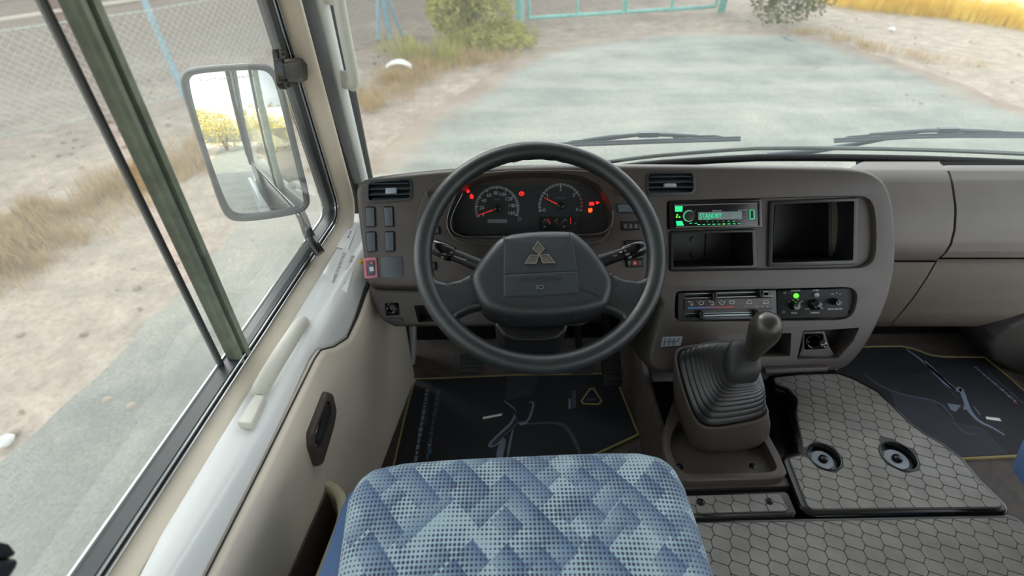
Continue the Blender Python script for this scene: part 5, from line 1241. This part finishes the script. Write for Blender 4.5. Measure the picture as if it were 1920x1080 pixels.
# ------------------------------------------------------------------ seats
def seat_cushion(outline, z0, z1, dome, r=.05, nring=12):
    po = ccw(outline); m = MB(); L = [[Vector((a, b, z0)) for a, b in inset(po, .01)], [Vector((a, b, lerp(z0, z1, .45))) for a, b in grow(po, .004)]]
    c = Vector((sum(a for a, b in po) / len(po), sum(b for a, b in po) / len(po), 0))
    for k in range(7):
        t = k / 6 * pi / 2; q = inset(po, r * (1 - cos(t)) * .8); L.append([Vector((a, b, z1 - r * .6 + r * .6 * sin(t))) for a, b in q])
    base = L[-1]
    for k in range(1, 7):
        s = 1 - k / 7; L.append([Vector((c.x + (q.x - c.x) * s, c.y + (q.y - c.y) * s, q.z + dome * (1 - s * s))) for q in base])
    m.loops(L, cap0=True, cap1=True); return m
ds = thing('driver_chair', (.02, .1, 0), 'driver seat in dotted blue moquette in front of the steering wheel', 'seat')
so_ = [(652, 945), (672, 906), (700, 884), (760, 872), (860, 864), (1000, 858), (1110, 853), (1195, 853), (1238, 862), (1264, 882), (1284, 920), (1315, 1010), (1340, 1090)]
SO = [(q.x, q.y) for q in (atz(x, y, .435) for x, y in so_)]
SOo = SO + [(.262, .10), (.262, -.12), (.22, -.18), (-.17, -.18), (-.205, -.12), (-.207, .10)] + [tuple(atz(634, 1075, .435))[:2]]
m = seat_cushion(smooth2(fillet(SOo, .03, 3), 1), .30, .462, .012); m.build('cushion', M['seat'], ds, 70)
piping = [atz(x, y, .452) for x, y in ((1330, 1052), (1290, 1040), (1200, 1056), (1100, 1062), (990, 1070), (860, 1082), (700, 1090))]
b_ = [atz(x, y, .40) for x, y in ((662, 915), (640, 960), (618, 1030), (598, 1085))]
sb = [(q.x, q.y) for q in b_] + [(b_[3].x - .006, .1), (b_[3].x - .006, -.15), (-.17, -.15), (-.17, .15), (-.17, .36)]
m = seat_cushion(smooth2(fillet(sb, .01, 2), 1), .26, .415, .004, .02); m.build('side_bolster', M['seat_side'], ds, 60, label='plain blue side of the seat cushion')
m = MB(); m.box((.015, .08, .16), (.40, .42, .24)); m.build('seat_base', M['black'], ds, 30)
BF = Frame((.015, -.24, .40), (1, 0, 0), (0, .97, .2)); m = MB(); m.prism(BF, rrect(0, .29, .48, .58, .10, 6), -.06, .05, .03, 4, back=True); m.build('backrest', M['seat'], ds, 60)
ps_ = thing('passenger_chair', (1.1, .2, 0), 'blue passenger seat at the edge of the picture', 'seat')
e0 = atz(1952, 800, .44)
so2 = fillet([(e0.x, e0.y + .02), (e0.x + .50, e0.y + .02), (e0.x + .50, -.1), (e0.x + .02, -.1)], .05, 4)
m = seat_cushion(so2, .33, .46, .012); m.build('cushion', M['seat_side'], ps_, 60)
m = MB(); e1 = atz(1911, 864, .30); m.lathe(Frame((e1.x + .028, e1.y, .30), (0, 1, 0), (-1, 0, 0)), [(.03, -.05), (.03, .0), (.024, .006), (.001, .007)], (0, 0), 24, False); m.build('recliner_knob', M['black'], ps_, 50)
m = MB(); m.box((max(e0.x + .26, 1.16), .15, .165), (.40, .40, .33)); m.build('seat_base', M['black'], ps_, 30)
BF2 = Frame((e0.x + .25, -.14, .42), (1, 0, 0), (0, .97, .2)); m = MB(); m.prism(BF2, rrect(0, .29, .48, .58, .10, 6), -.06, .05, .03, 4, back=True); m.build('backrest', M['seat_side'], ps_, 60)

# ------------------------------------------------------------------ stickers on the white ledge
def led(px, py, dz=0):
    z = .49
    for _ in range(6):
        q = atz(px, py, z); best = min((abs(ledge_pt(q.y, t / 60).x - q.x), ledge_pt(q.y, t / 60).z) for t in range(-6, 67)); z = best[1] + dz
    return atz(px, py, z)
def sticker(px, label, lines, mt='paper', rot=0):
    a, b, c, d = [led(x, y, .001) for x, y in px]     # along the reading direction a->b, c->d beyond
    u = ((b - a) + (c - d)).normalized(); n_ = u.cross((d - a)).normalized()
    if n_.z < 0: n_ = -n_
    F = Frame((a + b + c + d) / 4 + n_ * .0012, u, n_); po = [F.loc(q)[:2] for q in (a, b, c, d)]
    t = MB(); t.prism(F, po, -.0012, .0004); o = t.build('sticker', M[mt], None, 0); tag(o, label, 'sticker')
    q = MB()
    for s, fx, fy, w_, hh in lines:
        W_ = (b - a).length; H_ = (d - a).length; q.text(F, s, (fx - .5) * W_, -(fy - .5) * H_ if F.loc(d)[1] < F.loc(a)[1] else (fy - .5) * H_, hh, .0006, 0, w_ * W_)
    q.build('lettering', M['text_dark'], o, 0)
    return o
sticker([(617, 524), (646, 463), (668, 484), (650, 550)], 'white paper sticker with two printed lines, lower of the two on the ledge', [('NUMBER OF SEATING PLACES', .5, .28, .86, .0066), ('25 PASSENGERS + DRIVER', .5, .66, .80, .0066)])
sticker([(625, 462), (640, 430), (667, 432), (652, 470)], 'small pale sticker above the white paper sticker on the ledge', [('- - -', .2, .2, .2, .003), ('-- - --', .75, .7, .4, .003)])
c = led(678, 492); m = MB(); m.lathe(Frame(c, (1, 0, 0), (0, 0, 1)), [(.006, -.004), (.006, .004), (.004, .006), (.001, .006)], (0, 0), 12, False); o = m.build('end_plug', M['yellow'], None, 50); tag(o, 'small yellow plug between the ledge and the dashboard end', 'plug')

# ------------------------------------------------------------------ wipers outside the windscreen
def wiper(nm, blade, spine, tips, arm, label):
    Y = 1.235; P = lambda pts, dy=0: [aty(x, y, Y + dy) for x, y in pts]
    t = thing(nm, P([blade[len(blade) // 2]])[0], label, 'wiper', 'windscreen wipers')
    m = MB(); bl = P(blade); m.tube(bl, .0045, 8, flat=.6); m.build('blade_rubber', M['wiper'], t, 50)
    m = MB(); m.tube([q + Vector((0, .004, .004)) for q in bl], .0032, 6); m.build('blade_rail', M['wiper'], t, 50)
    m = MB(); n = len(spine); m.tube(P(spine, .01), [.0055 if 0 < i < n - 1 else .004 for i in range(n)], 8, flat=.8); m.build('main_bridge', M['wiper'], t, 50)
    for tp_ in tips: 
        m = MB(); m.tube(P(tp_, .008), .0032, 6); m.build('side_bridge', M['wiper'], t, 50)
    m = MB(); n = len(arm); m.tube(P(arm, .018), [lerp(.009, .004, i / (n - 1)) for i in range(n)], 8, flat=.8); m.build('wiper_arm', M['wiper'], t, 50)
    c = spine[len(spine) // 2]; q = P([c], .012)[0]; m = MB(); m.box(q, (.05, .012, .012)); m.build('pivot_clip', M['wiper'], t, 30)
wiper('windscreen_wiper', [(1000, 276), (1075, 272), (1150, 269.5), (1240, 266), (1388, 261.5)], [(1092, 263), (1140, 257), (1190, 253), (1215, 252), (1250, 252.5), (1308, 255)], [[(1058, 269), (1075, 265), (1100, 263)], [(1300, 256), (1340, 255), (1368, 260)], [(1105, 264), (1130, 267), (1150, 268)], [(1262, 256), (1282, 259), (1300, 262)]],
      [(960, 300), (1040, 276), (1110, 263), (1200, 253)], 'black windscreen wiper directly beyond the steering wheel rim')
wiper('windscreen_wiper', [(1564, 265), (1645, 261), (1715, 257), (1800, 255.5), (2000, 256)], [(1631, 252), (1690, 248), (1735, 245), (1777, 244), (1830, 245.5), (1878, 247)], [[(1572, 263), (1590, 257), (1632, 253.5)], [(1870, 248), (1920, 249), (1990, 253)], [(1645, 259), (1662, 252.5), (1690, 254), (1712, 256)], [(1790, 254), (1815, 250), (1850, 252)]],
      [(1440, 292), (1520, 284), (1600, 271), (1650, 262), (1720, 250)], 'black windscreen wiper beyond the passenger side with its arm in view')

# ------------------------------------------------------------------ outside mirror
MC = CAM + ray(455, 267).normalized() * 1.17
MF = Frame(MC, Vector((0, 0, 1)).cross(Vector((.227, -.96, .158))), (.235, -.955, .150))
mir = thing('side_mirror', MC, 'black framed rectangular door mirror showing the bus side and trees', 'mirror')
mpx = [(334, 152), (340, 135), (356, 126), (420, 120), (484, 117), (508, 124), (526, 145), (545, 222), (566, 310), (581, 372), (580, 388), (566, 400), (500, 412), (445, 417), (424, 409), (410, 385), (390, 325), (362, 240)]
mo_ = smooth2(MF.P(mpx), 2); mo_ = ccw(mo_)
m = MB(); L = [[MF.w(a, b, -.035) for a, b in inset(mo_, .03)], [MF.w(a, b, -.025) for a, b in inset(mo_, .010)], [MF.w(a, b, -.008) for a, b in mo_], [MF.w(a, b, .002) for a, b in inset(mo_, .001)], [MF.w(a, b, .006) for a, b in inset(mo_, .005)], [MF.w(a, b, .005) for a, b in inset(mo_, .011)], [MF.w(a, b, -.004) for a, b in inset(mo_, .0125)]]
m.loops(L, cap0=True); m.build('mirror_housing', M['grey_frame'], mir, 50)
gi = inset(mo_, .0115); cx = sum(a for a, b in gi) / len(gi); cy = sum(b for a, b in gi) / len(gi); L = []; RS = 1.3
for k in range(12):
    s = 1 - k / 12; L.append([MF.w(cx + (a - cx) * s, cy + (b - cy) * s, .0035 - (((a - cx) * s) ** 2 + ((b - cy) * s) ** 2) / (2 * RS)) for a, b in gi])
m = MB(); m.loops(L, cap1=True); m.build('mirror_glass', M['mirror'], mir, 80, recalc=True)
rnd = random.Random(4)
m = MB()
for (x0, y0, x1, y1) in ((372, 152, 470, 142), (452, 396, 548, 384)):
    x = 0
    while x < 1:
        p3 = []
        for k in range(4): p3.append(MF.w(*MF.p(lerp(x0, x1, x) + k * 2.2, lerp(y0, y1, x) + rnd.uniform(-1.6, 1.6), .0042), .0042 - .0035))
        m.tube(p3, .0005, 4); x += .09
m.build('etched_warning', M['text_dim'], mir, 0)
m = MB(); pth = [MF.w(*MF.p(540, 385), -.05), MF.w(*MF.p(560, 420), -.06), CAM + ray(580, 445).normalized() * 1.13, CAM + ray(600, 475).normalized() * 1.12]; m.tube(smooth2([tuple(q) for q in pth], 2, False), .011, 10); m.build('mirror_arm', M['gloss'], mir, 60)

# ------------------------------------------------------------------ the yard: gate, fence, plants, litter
gl0, gr0 = gnd(975, 46), gnd(1352, 22)
gd = (gr0 - gl0); gu = Vector((gd.x, gd.y, 0)).normalized(); GA = Frame((gl0.x, gl0.y, -1.0), gu, Vector((gu.y, -gu.x, 0)))
gt = thing('yard_gate', gl0, 'teal steel gate of two framed leaves across the yard', 'gate'); Lg = Vector((gd.x, gd.y, 0)).length
def up_at(px):  # distance along the gate line for a picture column
    q = hit(px, 30, GA.O, GA.n); return GA.loc(q)[0]
def tb(name, a, b, r, par=gt, mt='teal_paint'):
    m = MB(); m.tube([GA.w(*a), GA.w(*b)], r, 10); return m.build(name, M[mt], par, 50)
tb('gate_post', (0, -.02), (0, 2.1), .075); tb('gate_post', (Lg, -.02), (Lg, 2.1), .075)
uc = up_at(1170)
for (s0, s1) in ((.17, uc - .03), (uc + .03, Lg - .15)):
    for z in (.10, 1.05, 1.9): tb('gate_rail', (s0, z), (s1, z), .032)
    for s in (s0, (s0 + s1) / 2, s1): tb('gate_upright', (s, .10), (s, 1.9), .03)
m = MB()
for (s0, s1) in ((.17, uc - .03), (uc + .03, Lg - .15)):
    for k in range(1, 34):
        s = lerp(s0, s1, k / 34); m.tube([GA.w(s, .1, 0), GA.w(s, 1.9, 0)], .0022, 3)
m.build('gate_wires', M['wire'], gt, 0, stuff=True)

fpts = [(-9.0, .8), (-6.9, 3.4), (-5.47, 5.3), (-4.15, 6.6), (-2.13, 9.6), (-.15, 10.5)]
fn = thing('chain_link_fence', (-4.2, 6.6, -1), 'grey chain-link fence along the verge beyond the side window', 'fence')
mw = MB(); pitch = .085; FHT = 1.0
for (x0, y0), (x1, y1) in zip(fpts[:4], fpts[1:5]):
    a, b = Vector((x0, y0, -1)), Vector((x1, y1, -1)); d = (b - a).normalized(); LL = (b - a).length
    for sgn in (1, -1):
        s = -FHT
        while s < LL + FHT:
            p0 = [s, 0.0]; p1 = [s + sgn * FHT, FHT]
            q0, q1 = list(p0), list(p1)
            ok = True
            for q, o_ in ((q0, q1), (q1, q0)):
                if q[0] < 0 or q[0] > LL:
                    lim = 0 if q[0] < 0 else LL
                    if (o_[0] - lim) * (q[0] - lim) > 0 or o_[0] == q[0]: ok = False; break
                    t = (lim - q[0]) / (o_[0] - q[0]); q[1] = q[1] + (o_[1] - q[1]) * t; q[0] = lim
            if ok and abs(q0[0] - q1[0]) > .02: mw.tube([a + d * q0[0] + Vector((0, 0, q0[1])), a + d * q1[0] + Vector((0, 0, q1[1]))], .0028, 3)
            s += pitch
mw.build('fence_mesh', M['wire'], fn, 0, stuff=True)
for z in (-.02, -.98):
    m = MB(); m.tube([(x, y, z) for x, y in fpts[:5]], .005, 5); m.build('tension_wire', M['wire'], fn, 30)
for i, (x, y) in enumerate(fpts[:2]):
    m = MB(); m.tube([(x, y, -1.02), (x, y, .25)], .03, 8); m.build('fence_post', M['blue_paint'], fn, 50)
pb = gnd(347, 182); pt_ = aty(266, -10, pb.y + .15)
m = MB(); m.tube([pb, pb.lerp(pt_, .45), pb.lerp(pt_, 1.0), pb.lerp(pt_, 1.35)], .036, 10); m.build('fence_post', M['blue_paint'], fn, 50, label='leaning pale blue fence post')
b0 = gnd(731, 70); bt_ = thing('braced_fence_post', b0, 'pale blue fence post held by two slanting braces near the bush', 'fence post')
m = MB(); m.tube([b0 - Vector((0, 0, .03)), b0 + Vector((-.05, 0, 1.6))], .045, 10); m.build('post_tube', M['blue_paint'], bt_, 50)
for px in ((709, 76), (753, 66)):
    q = gnd(*px); m = MB(); m.tube([q, b0 + Vector((-.04, 0, 1.05))], .028, 8); m.build('post_brace', M['blue_paint'], bt_, 50)
# pale kerb lines beyond the fence
for (x0, y0, x1, y1), lab_ in (((-200, 72, 330, -8), 'far pale irrigation pipe beyond the fence'), ((-200, 30, 300, -40), 'farther pale irrigation pipe beyond the fence')):
    a, b = gnd(x0, y0), gnd(x1, y1); m = MB(); m.tube([a + Vector((0, 0, .03)), a.lerp(b, .3) + Vector((.05, 0, .04)), a.lerp(b, .7) + Vector((-.05, 0, .03)), b + Vector((0, 0, .03))], .045, 8)
    o = m.build('irrigation_pipe', M['concrete'], None, 50); tag(o, lab_, 'pipe')

def blades(name, mt, spots, label, cat='grass'):
    """spots: (x, y, radius, height, count); thin bent blades"""
    m = MB(); rnd = random.Random(sum(map(ord, name + label)))
    for x, y, r, hgt, n in spots:
        for _ in range(n):
            a = rnd.uniform(0, 2 * pi); d = r * sqrt(rnd.random()); bx, by = x + d * cos(a), y + d * sin(a); l = hgt * rnd.uniform(.45, 1.1); t = rnd.uniform(0, 2 * pi); w_ = rnd.uniform(.002, .005)
            k = rnd.uniform(.1, .75) * l; dx, dy = cos(t), sin(t); px_, py_ = -dy * w_, dx * w_
            m.add([(bx - px_, by - py_, -1.02), (bx + px_, by + py_, -1.02), (bx + dx * k * .35 + px_ * .8, by + dy * k * .35 + py_ * .8, -1.0 + l * .6), (bx + dx * k * .35 - px_ * .8, by + dy * k * .35 - py_ * .8, -1.0 + l * .6), (bx + dx * k, by + dy * k, -1.0 + l)], [[0, 1, 2, 3], [3, 2, 4]])
    o = m.build(name, M[mt], None, 0, recalc=False); tag(o, label, cat, kind='stuff'); return o
def strip_spots(pts, n, r, hgt, cnt, jit=.35, seed=1):
    rnd = random.Random(seed); o = []
    for i in range(n):
        t = i / max(1, n - 1) * (len(pts) - 1); k = min(int(t), len(pts) - 2); x, y = pts[k]; x2, y2 = pts[k + 1]
        o.append((lerp(x, x2, t - k) + rnd.uniform(-jit, jit), lerp(y, y2, t - k) + rnd.uniform(-jit, jit), r * rnd.uniform(.5, 1.3), hgt * rnd.uniform(.5, 1.2), cnt))
    return o
def G2(px, py): q = gnd(px, py); return (q.x, q.y)
blades('dry_grass', 'straw', strip_spots([G2(-120, 560), G2(0, 470), G2(100, 420), G2(200, 380), G2(330, 320), G2(430, 270), G2(560, 200)], 90, .26, .15, 80, .36, 2), 'dry straw-coloured grass along the verge beside the fence')
blades('dry_grass', 'straw', strip_spots([G2(690, 190), G2(740, 150), G2(800, 120), G2(860, 112), G2(920, 98)], 40, .28, .16, 80, .35, 3), 'dry straw grass ahead of the bush at the edge of the yard')
blades('green_weeds', 'scrub', strip_spots([G2(730, 100), G2(840, 108), G2(900, 86), G2(970, 72)], 20, .28, .32, 80, .3, 5) , 'low olive weeds at the foot of the bush', 'weeds')
blades('golden_grass', 'gold_grass', strip_spots([G2(1590, 6), G2(1680, 16), G2(1760, 22), G2(1850, 36), G2(1960, 56)], 80, .40, .40, 90, .35, 6), 'sunlit golden grass beyond the yard on the right')
blades('verge_grass', 'straw', strip_spots([G2(1490, 58), G2(1560, 66), G2(1640, 90), G2(1790, 118)], 16, .25, .12, 50, .15, 7), 'short dry grass along the shaded edge of the yard')

def leaves(m, c, rad, n, size, rnd, hollow=.45):
    for _ in range(n):
        while True:
            p = Vector((rnd.uniform(-1, 1), rnd.uniform(-1, 1), rnd.uniform(-1, 1)))
            if hollow < p.length < 1: break
        p = Vector((p.x * rad[0], p.y * rad[1], p.z * rad[2])) + c
        if p.z < -.98: continue
        a = Vector((rnd.gauss(0, 1), rnd.gauss(0, 1), rnd.gauss(0, .7))).normalized(); b = a.orthogonal().normalized(); s = size * rnd.uniform(.6, 1.3)
        m.add([p - a * s, p + b * s * .4, p + a * s, p - b * s * .4], [[0, 1, 2, 3]])
def tree(name, base, crown, rad, n, size, mt, label, cat, trunk_r=.09, seed=1, group=None):
    rnd = random.Random(seed); base = Vector(base); crown = Vector(crown); t = thing(name, base, label, cat, group)
    m = MB()
    for k in range(9):
        o_ = Vector((rnd.uniform(-.6, .6) * rad[0], rnd.uniform(-.6, .6) * rad[1], rnd.uniform(-.5, .6) * rad[2])); leaves(m, crown + o_, tuple(r * rnd.uniform(.4, .62) for r in rad), n // 9, size, rnd)
    m.build('foliage', M[mt], t, 0, stuff=True, recalc=False)
    m = MB()
    for k in range(4):
        e = crown + Vector((rnd.uniform(-.5, .5) * rad[0], rnd.uniform(-.5, .5) * rad[1], rnd.uniform(-.2, .5) * rad[2])); mid = base.lerp(e, .5) + Vector((rnd.uniform(-.1, .1), rnd.uniform(-.1, .1), .1)); m.tube([base - Vector((0, 0, .05)), mid, e], [trunk_r, trunk_r * .6, trunk_r * .2], 7)
    m.build('trunk', M['trunk'], t, 50)
    return t
bb = gnd(872, 78)
tree('roadside_bush', (bb.x, bb.y + .2, -1), (bb.x, bb.y + .2, -.25), (.74, .6, .78), 7800, .045, 'scrub', 'olive green bush at the left of the teal gate', 'bush', .03, 11)
lw_ = gnd(935, 84)
tree('low_shrub', (lw_.x, lw_.y, -1), (lw_.x, lw_.y, -.85), (.75, .4, .26), 3600, .035, 'scrub', 'low spreading shrub at the foot of the gate post', 'shrub', .02, 12)
tr0 = gnd(1462, 14)
tb_ = aty(1465, 6, 10.4)
tree('overhanging_tree', (tb_.x + .5, tb_.y + 1.5, -1), (tb_.x, tb_.y, tb_.z + .62), (1.25, .8, .95), 12000, .04, 'leaf', 'green tree hanging low beyond the right end of the gate', 'tree', .05, 13)
for k, (x, y, s) in enumerate([(-9.4, -15.5, 1.15), (-5.4, -17, 1.2), (-12.8, -19.5, 1.3), (-7.8, -21.5, 1.3), (-3.0, -22.5, 1.3), (1.6, -24, 1.2), (-14.5, -14, 1.2)]):
    tree('roadside_tree', (x, y, -1), (x, y, .9 * s), (1.9 * s, 1.7 * s, 1.9 * s), 2400, .15, 'leaf_gold', 'sunlit yellow-green tree behind the bus, seen in the mirror', 'tree', .14, 20 + k, 'sunlit trees reflected in the mirror')

lt0 = gnd(750, 135); m = MB(); L = []
for k in range(13):
    t = k / 12; a = (t - .5) * 2.2; w_ = .05 + .02 * sin(t * pi)
    L.append([lt0 + Vector((.20 * sin(a), .03 * cos(3 * a), .02 + .10 * cos(a))) + Vector((0, dy, dz)) for dy, dz in ((-w_, 0), (-w_ * .6, .035), (w_ * .6, .035), (w_, 0))])
m.loops(L, cap0=True, cap1=True); o = m.build('broken_basin', M['litter'], None, 50); tag(o, 'white broken piece of litter lying on the dry grass', 'litter')
for (px, py), r, lab_ in (((13, 829), .035, 'white pebble-sized litter on the sand beside the bus'), ((1672, 57), .05, 'white bag lying on the sunlit sand')):
    c = gnd(px, py); m = MB(); m.lathe(Frame(c, (1, 0, 0), (0, 0, 1)), [(r * .7, -.005), (r, r * .35), (r * .8, r * .75), (r * .3, r), (r * .02, r * 1.02)], (0, 0), 12, False)
    rnd = random.Random(3)
    m.v = [q + Vector((rnd.uniform(-.15, .15) * r, rnd.uniform(-.15, .15) * r, 0)) for q in m.v]
    o = m.build('litter_piece', M['litter'], None, 60); tag(o, lab_, 'litter')
# scattered stones on the verge
rnd = random.Random(9); ms = MB()
for _ in range(260):
    x, y = (rnd.uniform(-5, -1.8), rnd.uniform(1.5, 9)) if rnd.random() < .75 else (rnd.uniform(4, 9), rnd.uniform(6, 12)); r = rnd.uniform(.008, .028)
    ms.lathe(Frame((x, y, -1.0), (1, 0, 0), (0, 0, 1)), [(r * .8, -.02), (r, r * .1), (r * .55, r * .55), (r * .05, r * .65)], (0, 0), 6, False)
o = ms.build('gravel', M['ground'], None, 60); tag(o, 'small loose stones on the verge', 'gravel', kind='stuff')

# tall building added ahead, out of view, to cast shade over the yard
bd = thing('shade_building', (-14, 22, -1), 'unseen building added beyond the gate to cast shade over the yard', 'building')
BX0, BX1, BH = -34.0, 1.4, 11.5
BG = Frame((BX0, 18.2, -1), (1, 0, 0), (0, -1, 0))
m = MB(); m.prism(BG, [(0, 0), (BX1 - BX0, 0), (BX1 - BX0, BH), (0, BH)], -8, 0, back=True); m.build('building_wall', M['concrete'], bd, 30)
m = MB(); m.prism(BG, [(-.3, BH), (BX1 - BX0 + .1, BH), (BX1 - BX0 + .1, BH + .3), (-.3, BH + .3)], -8.2, .2, back=True); m.build('roof_edge', M['label_grey'], bd, 30)
for r_ in range(3):
    for k in range(11):
        s = 1.6 + k * 3.1; z = 1.6 + r_ * 3.3; m = MB(); m.ring(BG, rrect(s, z + .7, 1.4, 1.5), rrect(s, z + .7, 1.2, 1.3), .0, .05); w_ = m.build('building_window', M['label_grey'], bd, 0)
        m = MB(); m.face(BG, rrect(s, z + .7, 1.22, 1.32), (), .01); m.build('window_pane', M['dark_glass'], w_, 0)
